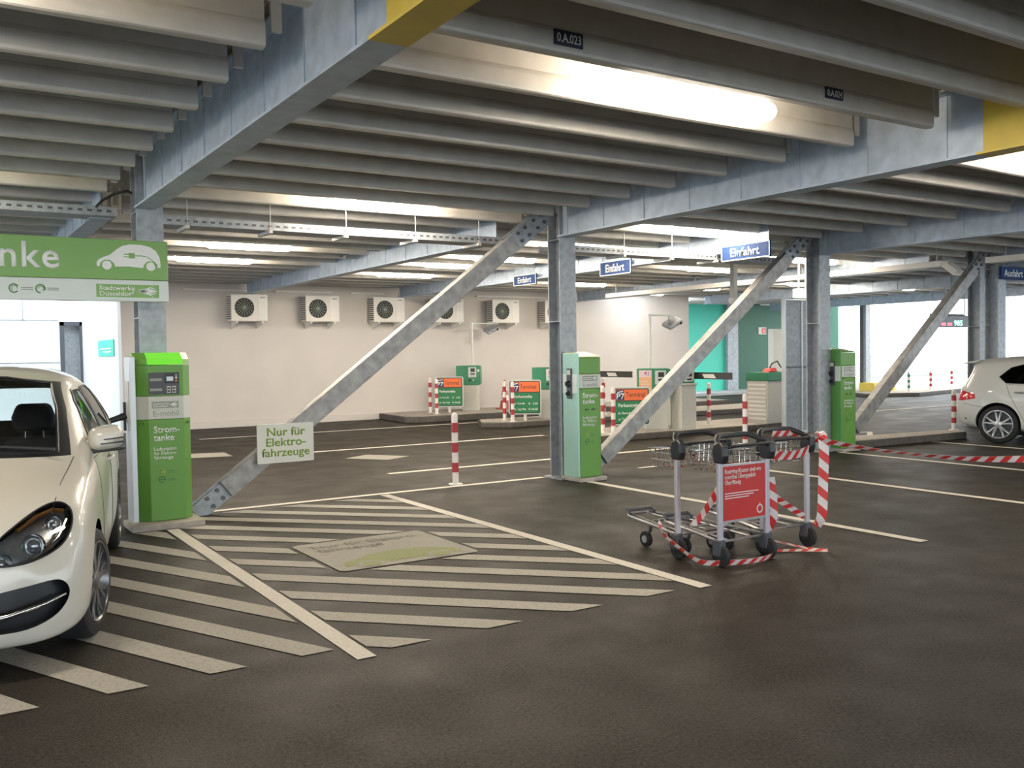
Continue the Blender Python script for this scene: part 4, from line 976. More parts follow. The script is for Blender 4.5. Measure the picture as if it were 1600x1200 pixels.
ribbon('barrier_tape', [(5.49, 4.93, .62), (5.51, 4.925, .45), (5.52, 4.93, .30), (5.50, 4.97, .20)], .065, 'striped tape hanging between the advert board and the end trolley', up=(.9, -.4, 0), seg=.14)
# ------------------------------------------------------------------ cars
def xz(P): return (P.x, P.z)
class Body:
    """car skin from a control net (stations front to rear, rows bottom to roof), subdivided, then cut into panels and panes"""
    def __init__(s, net, crease=None):
        n, m = len(net), len(net[0]); bm = bmesh.new(); V = {}
        for i in range(n):
            for j in range(m):
                x, y, z = net[i][j]
                V[i, j, 1] = bm.verts.new((x, y, z)); V[i, j, -1] = V[i, j, 1] if y == 0 else bm.verts.new((x, -y, z))
        for sd in (1, -1):
            for i in range(n-1):
                for j in range(m-1):
                    q = [V[i, j, sd], V[i+1, j, sd], V[i+1, j+1, sd], V[i, j+1, sd]]
                    bm.faces.new(q if sd == 1 else q[::-1])
            for i, fl in ((0, False), (n-1, True)):
                for a in range(m//2):
                    q = [V[i, a, sd], V[i, a+1, sd], V[i, m-2-a, sd], V[i, m-1-a, sd]]
                    q = list(dict.fromkeys(q))
                    if len(q) >= 3:
                        q = q if (sd == 1) else q[::-1]
                        bm.faces.new(q[::-1] if fl else q)
        bmesh.ops.recalc_face_normals(bm, faces=bm.faces)
        me = bpy.data.meshes.new('net'); bm.to_mesh(me); bm.free()
        o = bpy.data.objects.new('net', me); COL.objects.link(o)
        sb = o.modifiers.new('s', 'SUBSURF'); sb.levels = sb.render_levels = 3
        dg = bpy.context.evaluated_depsgraph_get(); ev = o.evaluated_get(dg)
        me2 = bpy.data.meshes.new_from_object(ev, depsgraph=dg); bpy.data.objects.remove(o); bpy.data.meshes.remove(me)
        s.bm = bmesh.new(); s.bm.from_mesh(me2); bpy.data.meshes.remove(me2)
        s.ref = s.bm.copy(); s.ref.normal_update(); s.ref.faces.ensure_lookup_table(); s.tree = BVHTree.FromBMesh(s.ref)
        # keep one half for cutting; mirrored when split
        g = s.bm.verts[:] + s.bm.edges[:] + s.bm.faces[:]
        bmesh.ops.bisect_plane(s.bm, geom=g, dist=1e-6, plane_co=(0, 0, 0), plane_no=(0, 1, 0), clear_inner=True)
        for f in s.bm.faces: f.material_index = 0
    def normal(s, co):
        p, n, i, d = s.tree.find_nearest(co)
        f = s.ref.faces[i]; ws = 0; acc = Vector()
        for v in f.verts:
            w = 1/((v.co-p).length+1e-4)**1.5; acc += v.normal*w; ws += w
        return (acc/ws).normalized()
    def ray(s, o, d):
        h = s.tree.ray_cast(Vector(o), Vector(d).normalized())
        return h[0], h[1]
    def cut(s, poly, U, W, idx, filt, only=(0,)):
        U, W = Vector(U), Vector(W); N = U.cross(W)
        us = [p[0] for p in poly]; ws = [p[1] for p in poly]
        u0, u1, w0, w1 = min(us)-.12, max(us)+.12, min(ws)-.12, max(ws)+.12
        def near():
            out = []
            for f in s.bm.faces:
                if f.material_index not in only: continue
                c = f.calc_center_median(); u, w = c.dot(U), c.dot(W)
                if u0 < u < u1 and w0 < w < w1 and filt(c, f.normal): out.append(f)
            return out
        s.bm.normal_update()
        for i in range(len(poly)):
            p, q = poly[i], poly[(i+1) % len(poly)]; du, dw = q[0]-p[0], q[1]-p[1]
            fs = near(); g = set(fs)
            for f in fs: g.update(f.edges); g.update(f.verts)
            bmesh.ops.bisect_plane(s.bm, geom=list(g), dist=1e-5, plane_co=U*p[0]+W*p[1], plane_no=(U*(-dw)+W*du).normalized())
        s.bm.normal_update()
        for f in near():
            c = f.calc_center_median(); u, w = c.dot(U), c.dot(W); ins = False; k = len(poly)
            for i in range(k):
                (xa, ya), (xb, yb) = poly[i], poly[(i+1) % k]
                if (ya > w) != (yb > w) and u < (xb-xa)*(w-ya)/(yb-ya)+xa: ins = not ins
            if ins: f.material_index = idx
    def part(s, idx, name, m, parent, inset=0.0, shift=(0, 0, 0), mirror=True, side=0, filt=None):
        vs, ns, fs, mp = [], [], [], {}
        for f in s.bm.faces:
            if f.material_index != idx: continue
            if filt and not filt(f.calc_center_median()): continue
            q = []
            for v in f.verts:
                if v not in mp:
                    n = s.normal(v.co); mp[v] = len(vs); vs.append(v.co - n*inset + Vector(shift)); ns.append(n)
                q.append(mp[v])
            fs.append(q)
        if mirror:
            k = len(vs); f0 = list(fs)
            if side >= 0: pass
            vs2 = [Vector((v.x, -v.y, v.z)) for v in vs]; ns2 = [Vector((v.x, -v.y, v.z)) for v in ns]; fs2 = [[i for i in q[::-1]] for q in f0]
            if side == -1: vs, ns, fs = vs2, ns2, fs2
            elif side == 0: vs += vs2; ns += ns2; fs += [[i+k for i in q] for q in fs2]
        if not fs: return None
        me = bpy.data.meshes.new(name); me.from_pydata([tuple(v) for v in vs], [], fs); me.update()
        for p in me.polygons: p.use_smooth = True
        me.normals_split_custom_set_from_vertices([tuple(n) for n in ns])
        return link(name, me, m, parent)
    def seam(s, pts, d, r=.0035, off=.0, mb=None, n=5, step=.05, far=3.0, mirror=True):
        """thin line laid on the skin: points projected along d"""
        P = []
        for a, b in zip(pts, pts[1:]):
            a, b = Vector(a), Vector(b); k = max(1, int((b-a).length/step))
            P += [a.lerp(b, i/k) for i in range(k)]
        P.append(Vector(pts[-1])); out = []
        d = Vector(d).normalized()
        for p in P:
            h, nn = s.ray(p-d*far, d)
            if h is not None: out.append(h + s.normal(h)*off)
        mb = mb or MB()
        if len(out) > 1:
            mb.tube(out, r, n)
            if mirror: mb.tube([Vector((p.x, -p.y, p.z)) for p in out], r, n)
        return mb
def side_pts(poly): return [(x, 0, z) for x, z in poly]
def make_wheel(parent, x, y, r, spokes, rim_m, double, sgn, w=.21, rr=.74):
    """tyre with tread, rim and spokes; axle along y, outer face towards sgn"""
    c = Vector((x, y, r)); ax = Vector((0, sgn, 0))
    b = MB(); R = r
    b.lathe(c - ax*w, ax, [(0.01, R*.70), (0, R*.80), (.012, R*.93), (.035, R*.985), (.06, R), (w-.06, R), (w-.035, R*.985), (w-.012, R*.94), (w-.002, R*.85), (w, R*.76), (w-.012, R*rr*.98)], 48, False)
    t = b.build('wheel', 'tyre', parent, True)
    b = MB(); b.lathe(c - ax*w*.9, ax, [(0, R*.70), (w*.85, R*rr), (w*.895, R*rr*1.0), (w*.9, R*rr*.96), (w*.86, R*rr*.93), (w*.5, R*rr*.88)], 48, False); b.build('rim', rim_m, t, True)
    b = MB(); b.lathe(c - ax*.13, ax, [(0, R*.68), (.004, R*.68)], 40); b.build('brake_disc', 'bolt', t, True)
    b = MB()
    for i in range(spokes):
        for dlt in ((-.5, .5) if double else (0,)):
            a = 2*PI*(i + .25)/spokes; a0 = a + dlt*.20*(5.0/spokes)*1.4; a1 = a + dlt*.30*(5.0/spokes)*1.6
            p = lambda rad, ang, d: c + Vector((rad*math.cos(ang), sgn*d, rad*math.sin(ang)))
            wd0, wd1 = (.030, .022) if double else (.024, .026)
            q = []
            for rad, ang, wd, d0, d1 in ((R*.12, a0, wd0, -.012, -.055), (R*.5, (a0+a1)/2, (wd0+wd1)/2, -.018, -.055), (R*rr*.95, a1, wd1, -.012, -.05)):
                da = wd/2/rad
                q.append([b.bm.verts.new(p(rad, ang-da, d0)), b.bm.verts.new(p(rad, ang+da, d0)), b.bm.verts.new(p(rad, ang+da*1.15, d1)), b.bm.verts.new(p(rad, ang-da*1.15, d1))])
            b.skin(q)
    b.build('spokes', rim_m, t, bevel=.003)
    b = MB(); b.lathe(c - ax*.05, ax, [(0, R*.19), (.036, R*.18), (.044, R*.13), (.046, .01)], 24); b.build('hub_cap', rim_m, t, True)
    return t
def seat(parent, x, y, z, rear=False, w=.50):
    """front seat facing -x: cushion, backrest, head restraint on two rods"""
    b = MB(); b.box(x-.30, x+.22, y-w/2, y+w/2, z, z+.16); b.build('seat', 'seat', parent, bevel=.05, seg=3)
    mt = Matrix.Translation((x+.24, y, z+.12)) @ Matrix.Rotation(math.radians(16), 4, 'Y')
    b = MB(); b.prism([(-w/2, 0), (w/2, 0), (w/2*.98, .36), (w/2*.72, .58), (-w/2*.72, .58), (-w/2*.98, .36)], 'yz', -.07, .07)
    for v in b.bm.verts: v.co = mt @ v.co
    b.build('backrest', 'seat', parent, bevel=.045, seg=3)
    b = MB(); b.prism([(-.13, .64), (.13, .64), (.145, .74), (.11, .84), (-.11, .84), (-.145, .74)], 'yz', -.055, .045)
    for v in b.bm.verts: v.co = mt @ v.co
    h = b.build('headrest', 'seat', parent, bevel=.035, seg=3)
    b = MB()
    for dy in (-.06, .06): b.cyl(mt @ Vector((0, dy, .55)), mt @ Vector((-.005, dy, .67)), .007, n=8)
    b.build('headrest_rod', 'chrome', h, True)
def car(spec, loc, ang, label):
    root = thing(spec['name'], label, 'car', loc, ang)
    B = Body(spec['net']); P = spec['paint']; gl = spec['glass']
    side = lambda c, n: n.y > .12 and c.y > .30
    ax = (1, 0, 0); up = (0, 0, 1)
    # wheel openings
    for xa in spec['axles']:
        ra = spec['arch']; poly = [(xa+ra*math.cos(2*PI*i/28), spec['r']+.01+ra*math.sin(2*PI*i/28)) for i in range(28)]
        B.cut(poly, ax, up, 9, lambda c, n: c.y > .46)
    for k, poly in enumerate(spec['side_windows']): B.cut(poly, ax, up, 1, side)
    front = lambda c, n: n.x < -.05; rear = lambda c, n: n.x > .05
    B.cut(spec['windscreen'], (0, 1, 0), up, 2, lambda c, n: n.x < -.1 and c.x > spec['cowl'] and c.x < spec['cowl']+1.4 and n.z > .1)
    if spec.get('frit'): B.cut(spec['frit'], (0, 1, 0), up, 8, lambda c, n: n.x < -.1 and c.x > spec['cowl'] and c.x < spec['cowl']+1.4 and n.z > .1)
    B.cut(spec['rear_window'], (0, 1, 0), up, 3, lambda c, n: n.x > .15 and c.x > spec['L']*.75)
    U45, W45 = Vector((.5, .866, 0)), Vector((0, 0, 1))
    if spec.get('headlamp'): B.cut(spec['headlamp'], U45, W45, 4, lambda c, n: n.dot(Vector((-.866, .5, .3))) > .1 and c.x < 1.0)
    if spec.get('intake'): B.cut(spec['intake'], (0, 1, 0), up, 5, lambda c, n: n.x < -.1 and c.x < .8)
    if spec.get('grille'): B.cut(spec['grille'], (0, 1, 0), up, 6, lambda c, n: n.x < -.1 and c.x < .8)
    if spec.get('tail'): B.cut(spec['tail'], Vector((.5, -.866, 0)), W45, 7, lambda c, n: n.dot(Vector((.866, .5, 0))) > .1 and c.x > spec['L']-.8)
    for i, poly in enumerate(spec['doors']): B.cut(poly, ax, up, 10+i, lambda c, n: n.y > .05 and c.y > .5)
    B.part(0, 'body_shell', P, root)
    for i in range(len(spec['doors'])):
        for sd in (1, -1):
            dd = B.part(10+i, 'door', P, root, side=sd)
            hb = MB(); hx, hz = spec['handles'][i]
            h, n = B.ray((hx, 3, hz), (0, -1, 0))
            if h is not None:
                hb.tube([(hx-.10, sd*(h.y-.012), hz), (hx-.085, sd*(h.y+.028), hz+.004), (hx+.07, sd*(h.y+.030), hz+.006), (hx+.10, sd*(h.y-.012), hz+.004)], [.012, .014, .014, .012], 10); hb.build('handle', spec.get('handle_m', P), dd, True)
    for f, nm in ((lambda c: c.x < spec['bpost'], 'front'), (lambda c: c.x >= spec['bpost'], 'rear')):
        for sd in (1, -1):
            w = B.part(1, 'side_window', gl, root, side=sd, filt=f)
    B.part(2, 'windscreen', 'car_glass', root); B.part(8, 'windscreen_border', 'black', root); B.part(3, 'rear_window', gl, root)
    # dark lining under the roof and inside the body
    B.part(0, 'cabin_lining', 'lining', root, inset=.025, filt=lambda c: spec['cowl']+.1 < c.x < spec['L']-.12 and c.z > .75 and not (c.x < spec['cowl']+.35 and c.y < .6 and c.z < 1.1))
    for sd in (1, -1):      # inner wheel houses
        for xa in spec['axles']:
            b = MB(); ra = spec['arch']-.004; prev = None
            for i in range(25):
                a = math.radians(-10+200*i/24); q = [b.bm.verts.new((xa+ra*math.cos(a), sd*yy, spec['r']+.01+ra*math.sin(a))) for yy in (.45, .80)]
                if prev: b.bm.faces.new((prev[0], prev[1], q[1], q[0]))
                prev = q
            b.box(xa-ra, xa+ra, min(sd*.44, sd*.45), max(sd*.44, sd*.45), .12, spec['r']+ra); b.build('wheel_house', 'blackmatt', root)
    for xa in spec['axles']:
        for sd in (1, -1):
            wh = make_wheel(root, xa, sd*spec['ywheel'], spec['r'], spec['spokes'][0], spec['spokes'][2], spec['spokes'][1], sd)
            if xa == spec['axles'][0] and spec.get('steer'):
                R = Matrix.Rotation(math.radians(spec['steer']), 3, 'Z'); c = Vector((xa, sd*(spec['ywheel']-.1), 0)); wh.location = c - R @ c; wh.rotation_euler = (0, 0, math.radians(spec['steer']))
    # trims: pane borders, door seams, wheel lips
    mb = MB()
    for poly in spec['side_windows']: B.seam(side_pts(poly + [poly[0]]), (0, -1, 0), .008, 0, mb)
    mb.build('window_trim', spec.get('trim_m', 'black'), root, True)
    mb = MB()
    wp = [(0, y, z) for y, z in spec['windscreen'] if True]; wp.append(wp[0])
    B.seam([(0, y, z) for _, y, z in wp], (1, 0, 0), .009, 0, mb, far=.5); mb.build('windscreen_seal', 'black', root, True)
    mb = MB()
    for poly in spec['doors']: B.seam(side_pts(poly + [poly[0]]), (0, -1, 0), .0035, -.001, mb)
    for pts, d in spec.get('seams', []): B.seam(pts, d, .003, 0, mb, far=spec.get('far', 2.0))
    mb.build('panel_seam', 'txt_black', root, True)
    # floor pan, dashboard, seats
    b = MB(); b.box(.7, spec['L']-.35, -.60, .60, .22, .34); b.build('floor_pan', 'blackmatt', root)
    b = MB(); cw = spec['cowl']; b.prism([(cw+.10, .70), (cw+.12, .985), (cw+.55, .99), (cw+.72, .93), (cw+.72, .62)], 'xz', -.70, .70); b.build('dashboard', 'black', root, bevel=.03)
    b = MB(); c = Vector((cw+.86, spec['drv']*.36, .93)); axv = Vector((.9, 0, .42)).normalized(); e1 = Vector((0, 1, 0)); e2 = axv.cross(e1)
    b.tube([c + (e1*math.cos(a)+e2*math.sin(a))*.185 for a in [2*PI*i/32 for i in range(32)]], .014, 8, True)
    b.cyl(c, c-axv*.2, .035, n=12); b.tube([c-e1*.18, c, c+e1*.18], .014); b.tube([c, c-e2*.18], .014); b.build('steering_wheel', 'black', root, True)
    sx = spec['seat_x']
    for sd in (1, -1): seat(root, sx, sd*.37, .36)
    b = MB(); b.box(sx+.78, sx+1.25, -.62, .62, .38, .55); b.build('rear_bench', 'seat', root, bevel=.05)
    mt = Matrix.Translation((sx+1.22, 0, .5)) @ Matrix.Rotation(math.radians(18), 4, 'Y')
    b = MB(); b.box(-.06, .06, -.62, .62, 0, .50, mt); b.build('rear_backrest', 'seat', root, bevel=.04)
    b = MB(); b.tube([(cw+.62, -.10, 1.405), (cw+.60, -.05, 1.40), (cw+.60, .05, 1.40), (cw+.62, .10, 1.405)], .030, 10); b.build('rear_view_mirror', 'black', root, True)
    # door mirrors
    mx, mz = spec['mirror']
    for sd in (1, -1):
        S = Matrix.Scale(sd, 4, (0, 1, 0))
        b = MB(); prof = []
        for (x, sc) in ((-.085, .45), (-.06, .8), (-.01, 1.0), (.055, 1.03), (.075, .97)):
            ring = []
            for i in range(20):
                a = 2*PI*i/20; cx = math.copysign(abs(math.cos(a))**.65, math.cos(a)); sz = math.copysign(abs(math.sin(a))**.65, math.sin(a))
                ring.append(b.bm.verts.new(S @ Vector((mx+x + (.03 if cx < 0 else -.0)*abs(cx)*0, 0.905+.105*sc*cx, mz+.082*sc*sz + .010*cx))))
            prof.append(ring)
        b.skin(prof); mr = b.build('door_mirror', P, root, True)
        b = MB(); b.prism([(.78, -.092), (1.01, -.074), (1.035, -.056), (.78, -.070)], 'yz', mx-.06, mx+.075)
        for v in b.bm.verts: v.co = S @ (v.co + Vector((0, 0, mz)))
        b.build('mirror_base', 'black', mr, bevel=.008)
        b = MB(); b.prism([(.72, -.10), (.84, -.07), (.85, .02), (.74, -.03)], 'yz', mx-.02, mx+.05)
        for v in b.bm.verts: v.co = S @ (v.co + Vector((0, 0, mz)))
        b.build('mirror_arm', P, mr, bevel=.012)
        b = MB()
        for k in range(2): b.prism([(.90-.02*k, -.004-.028*k), (1.02, .006-.028*k), (1.02, .014-.028*k), (.90-.02*k, .004-.028*k)], 'yz', mx-.09, mx-.02)
        for v in b.bm.verts: v.co = S @ (v.co + Vector((0, 0, mz)))
        b.build('indicator_slit', 'txt_black', mr)
    return root, B
# --- control nets: rows = under-centre, bottom edge, sill, mid door, shoulder, belt, lower glasshouse, roof rail, roof, centre line
def ST(x, yz, dx=None):
    return [(x + (dx[j] if dx else 0), y, z) for j, (y, z) in enumerate(yz)]
mpv = [
 ST(.03, [(0, .18), (.46, .17), (.60, .21), (.63, .42), (.62, .58), (.60, .665), (.50, .715), (.36, .745), (.18, .765), (0, .77)], [.0, .02, .05, .06, .09, .11, .09, .06, .03, .02]),
 ST(.16, [(0, .17), (.70, .155), (.82, .195), (.825, .42), (.805, .60), (.775, .72), (.66, .785), (.48, .82), (.25, .84), (0, .845)], [.0, .06, .10, .12, .17, .20, .15, .10, .06, .05]),
 ST(.48, [(0, .17), (.78, .165), (.872, .215), (.888, .45), (.884, .66), (.84, .83), (.71, .885), (.5, .915), (.26, .935), (0, .94)]),
 ST(.86, [(0, .18), (.76, .18), (.878, .27), (.895, .48), (.893, .72), (.85, .905), (.73, .955), (.5, .985), (.26, 1.0), (0, 1.005)]),
 ST(1.18, [(0, .18), (.76, .18), (.88, .27), (.894, .5), (.893, .79), (.855, .955), (.77, 1.01), (.54, 1.05), (.28, 1.065), (0, 1.07)], [0, 0, 0, 0, 0, .02, -.02, -.07, -.11, -.12]),
 ST(1.62, [(0, .18), (.76, .18), (.88, .27), (.893, .5), (.893, .84), (.858, .985), (.785, 1.17), (.645, 1.31), (.34, 1.345), (0, 1.355)], [0, 0, 0, 0, 0, 0, -.02, -.06, -.13, -.15]),
 ST(2.02, [(0, .18), (.76, .18), (.88, .27), (.892, .5), (.892, .86), (.858, .995), (.775, 1.26), (.63, 1.495), (.34, 1.55), (0, 1.56)], [0, 0, 0, 0, 0, 0, 0, -.02, -.07, -.09]),
 ST(2.6, [(0, .18), (.76, .18), (.88, .27), (.892, .5), (.892, .875), (.858, 1.01), (.765, 1.28), (.625, 1.525), (.34, 1.578), (0, 1.59)]),
 ST(3.2, [(0, .18), (.76, .18), (.88, .27), (.892, .5), (.89, .89), (.855, 1.03), (.755, 1.28), (.615, 1.51), (.33, 1.57), (0, 1.58)]),
 ST(3.72, [(0, .19), (.76, .19), (.878, .28), (.89, .5), (.885, .905), (.842, 1.05), (.735, 1.27), (.59, 1.47), (.32, 1.54), (0, 1.555)]),
 ST(4.08, [(0, .21), (.74, .21), (.858, .29), (.876, .5), (.862, .90), (.81, 1.06), (.70, 1.25), (.55, 1.425), (.31, 1.495), (0, 1.51)]),
 ST(4.26, [(0, .24), (.68, .24), (.80, .32), (.825, .5), (.80, .88), (.745, 1.05), (.63, 1.24), (.49, 1.39), (.27, 1.44), (0, 1.45)], [-.02, -.03, -.02, 0, -.01, -.05, -.09, -.11, -.11, -.11]),
 ST(4.33, [(0, .27), (.52, .27), (.62, .34), (.65, .5), (.62, .86), (.57, 1.03), (.49, 1.21), (.39, 1.34), (.22, 1.385), (0, 1.395)], [-.03, -.02, 0, .02, 0, -.05, -.10, -.13, -.13, -.13]),
]
hl = []
MPV = dict(name='compact_van', net=mpv, paint='car_white', glass='car_glass', axles=(.86, 3.56), arch=.352, r=.318, ywheel=.888, steer=-11, L=4.36, cowl=1.0, bpost=2.42, drv=1, seat_x=2.12,
    side_windows=[[(1.50, 1.005), (2.38, 1.035), (2.38, 1.40), (2.05, 1.40), (1.88, 1.33), (1.70, 1.19)], [(2.45, 1.038), (3.28, 1.065), (3.36, 1.16), (3.26, 1.36), (3.10, 1.405), (2.45, 1.405)], [(3.36, 1.075), (3.74, 1.12), (3.62, 1.28), (3.36, 1.37), (3.42, 1.18)]],
    windscreen=[(-.66, 1.05), (-.38, 1.068), (0, 1.076), (.38, 1.068), (.66, 1.05), (.615, 1.30), (.555, 1.45), (.3, 1.497), (0, 1.507), (-.3, 1.497), (-.555, 1.45), (-.615, 1.30)], frit=[(-.73, 1.03), (0, 1.06), (.73, 1.03), (.665, 1.30), (.60, 1.458), (.3, 1.502), (0, 1.512), (-.3, 1.502), (-.60, 1.458), (-.665, 1.30)],
    rear_window=[(-.62, 1.08), (.62, 1.08), (.47, 1.33), (.3, 1.37), (-.3, 1.37), (-.47, 1.33)],
    doors=[[(1.36, .36), (2.40, .30), (2.40, 1.0), (1.42, .985), (1.33, .80)], [(2.43, .30), (3.12, .34), (3.24, .55), (3.34, .80), (3.36, 1.05), (2.43, 1.0)]], handles=[(2.24, .90), (3.20, .94)],
    headlamp=[(.40, .605), (.50, .592), (.62, .600), (.74, .625), (.825, .665), (.885, .735), (.908, .80), (.885, .838), (.83, .848), (.74, .830), (.62, .785), (.52, .735), (.44, .675), (.40, .625)],
    intake=[(.345, .345), (.375, .285), (.46, .262), (.60, .265), (.71, .300), (.765, .350), (.785, .41), (.765, .462), (.72, .487), (.62, .485), (.46, .462), (.30, .432), (.19, .41), (.165, .385), (.25, .385)],
    grille=[(-.44, .50), (.44, .50), (.46, .60), (.40, .70), (.2, .725), (-.2, .725), (-.40, .70), (-.46, .60)],
    tail=None, spokes=(9, True, 'alloy_dark'), mirror=(1.52, 1.095), handle_m='car_white',
    seams=[([(.0, .70, .80), (.0, .715, .92), (.0, .735, .985), (.0, .745, 1.02)], (1, 0, 0)), ([(0, -.45, .745), (0, -.2, .775), (0, 0, .78), (0, .2, .775), (0, .45, .745)], (1, 0, 0))])
def smooth(poly, k=3):
    out = []; n = len(poly)
    for i in range(n):
        p0, p1, p2, p3 = [Vector(poly[(i+j) % n]) for j in (-1, 0, 1, 2)]
        for q in range(k):
            t = q/k; v = .5*(2*p1 + (p2-p0)*t + (2*p0-5*p1+4*p2-p3)*t*t + (3*p1-p0-3*p2+p3)*t**3); out.append((v.x, v.y))
    return out
for _k in ('headlamp', 'intake'): MPV[_k] = smooth(MPV[_k])
VAN_ANG = math.atan2(math.cos(math.radians(12.0)), math.sin(math.radians(12.0)))
van, BV = car(MPV, (-.20, 5.17, 0), VAN_ANG, 'white compact van charging at the left post, seen from its front corner')
def both(fn):
    for sd in (1, -1): fn(sd)
def headlamps(sd):
    root = BV.part(4, 'headlamp', 'lamp_glass', van, side=sd)
    BV.part(4, 'reflector', 'reflector', root, inset=.055, side=sd)
    n45 = Vector((-.866, .45*sd, .1)).normalized()
    for u, z, r, ins, m in ((.50, .60, .052, .05, 'reflector'), (.66, .665, .062, .05, 'reflector'), (.80, .745, .045, .05, 'reflector')):
        o = Vector((.5, .866, 0))*u; h, nn = BV.ray(o + Vector((0, 0, z)) + Vector((-.866, .5, 0))*2, (.866, -.5, 0))
        if h is None: continue
        c = Vector((h.x, h.y*sd, h.z)) - n45*ins
        b = MB(); b.lathe(c - n45*.02, n45, [(0, r*.6), (.02, r), (.028, r*.98), (.02, r*.8)], 22, False); b.build('lamp_ring', 'chrome', root, True)
        b = MB(); b.sphere(c - n45*.012, r*.7, n=16, m=10); b.build('projector', 'reflector', root, True)
    pts = []
    for u, z in ((.60, .765), (.72, .812), (.82, .832), (.875, .82)):
        h, nn = BV.ray(Vector((.5, .866, 0))*u + Vector((0, 0, z-.018)) + Vector((-.866, .5, 0))*2, (.866, -.5, 0))
        if h is not None: pts.append(Vector((h.x, h.y*sd, h.z)) - n45*.035)
    b = MB(); b.tube(pts, .012, 8); b.build('indicator', 'amber', root, True)
    pts = []
    for u, z in ((.44, .555), (.56, .565), (.68, .605), (.80, .675), (.87, .75)):
        h, nn = BV.ray(Vector((.5, .866, 0))*u + Vector((0, 0, z+.012)) + Vector((-.866, .5, 0))*2, (.866, -.5, 0))
        if h is not None: pts.append(Vector((h.x, h.y*sd, h.z)) - n45*.03)
    b = MB(); b.tube(pts, .009, 8); b.build('light_strip', 'chrome', root, True)
both(headlamps)
mbv = MB()
hlp = [Vector((.5, .866, 0))*u + Vector((0, 0, z)) for u, z in MPV['headlamp'] + MPV['headlamp'][:1]]
BV.seam(hlp, (.866, -.5, 0), .005, 0, mbv, far=2.0, step=.03, mirror=False); sl = mbv.build('lamp_seal', 'black', van, True)
s2 = sl.copy(); s2.data = sl.data.copy(); COL.objects.link(s2)
for v in s2.data.vertices: v.co.y = -v.co.y
s2.data.flip_normals()
def intakes(sd):
    it = BV.part(5, 'air_intake', 'black', van, shift=(.09, -.0, 0), side=sd)
    b = MB(); pts = [BV.ray((-2, y, z), (1, 0, 0))[0] for y, z in MPV['intake']]
    n = len(pts); A = [b.bm.verts.new((p.x, sd*p.y, p.z)) for p in pts]; Bk = [b.bm.verts.new((p.x+.092, sd*p.y, p.z)) for p in pts]
    for i in range(n): b.bm.faces.new((A[i], A[(i+1) % n], Bk[(i+1) % n], Bk[i]))
    b.build('intake_wall', 'black', it)
    b = MB(); q = [BV.ray((-2, y, z), (1, 0, 0))[0] for y, z in ((.24, .318), (.36, .325), (.52, .345), (.68, .378), (.765, .40))]
    b.tube([Vector((p.x+.01, sd*p.y, p.z)) for p in q], [.008, .013, .013, .013, .008], 10); b.build('chrome_strip', 'chrome', it, True)
both(intakes)
gr = BV.part(6, 'grille', 'black', van, shift=(.03, 0, 0))
for z in (.56, .64):
    q = [BV.ray((-2, y, z), (1, 0, 0))[0] for y in (-.42, -.2, 0, .2, .42)]
    b = MB(); b.tube([Vector((p.x+.012, p.y, p.z)) for p in q], .014, 8); b.build('grille_bar', 'chrome', gr, True)
b = MB(); b.tube([(1.02, -.66, 1.085), (1.12, -.2, 1.115), (1.10, .1, 1.115)], .010, 7); b.tube([(1.05, .05, 1.085), (1.12, .45, 1.10), (1.22, .70, 1.09)], .010, 7); b.build('wiper', 'black', van, True)

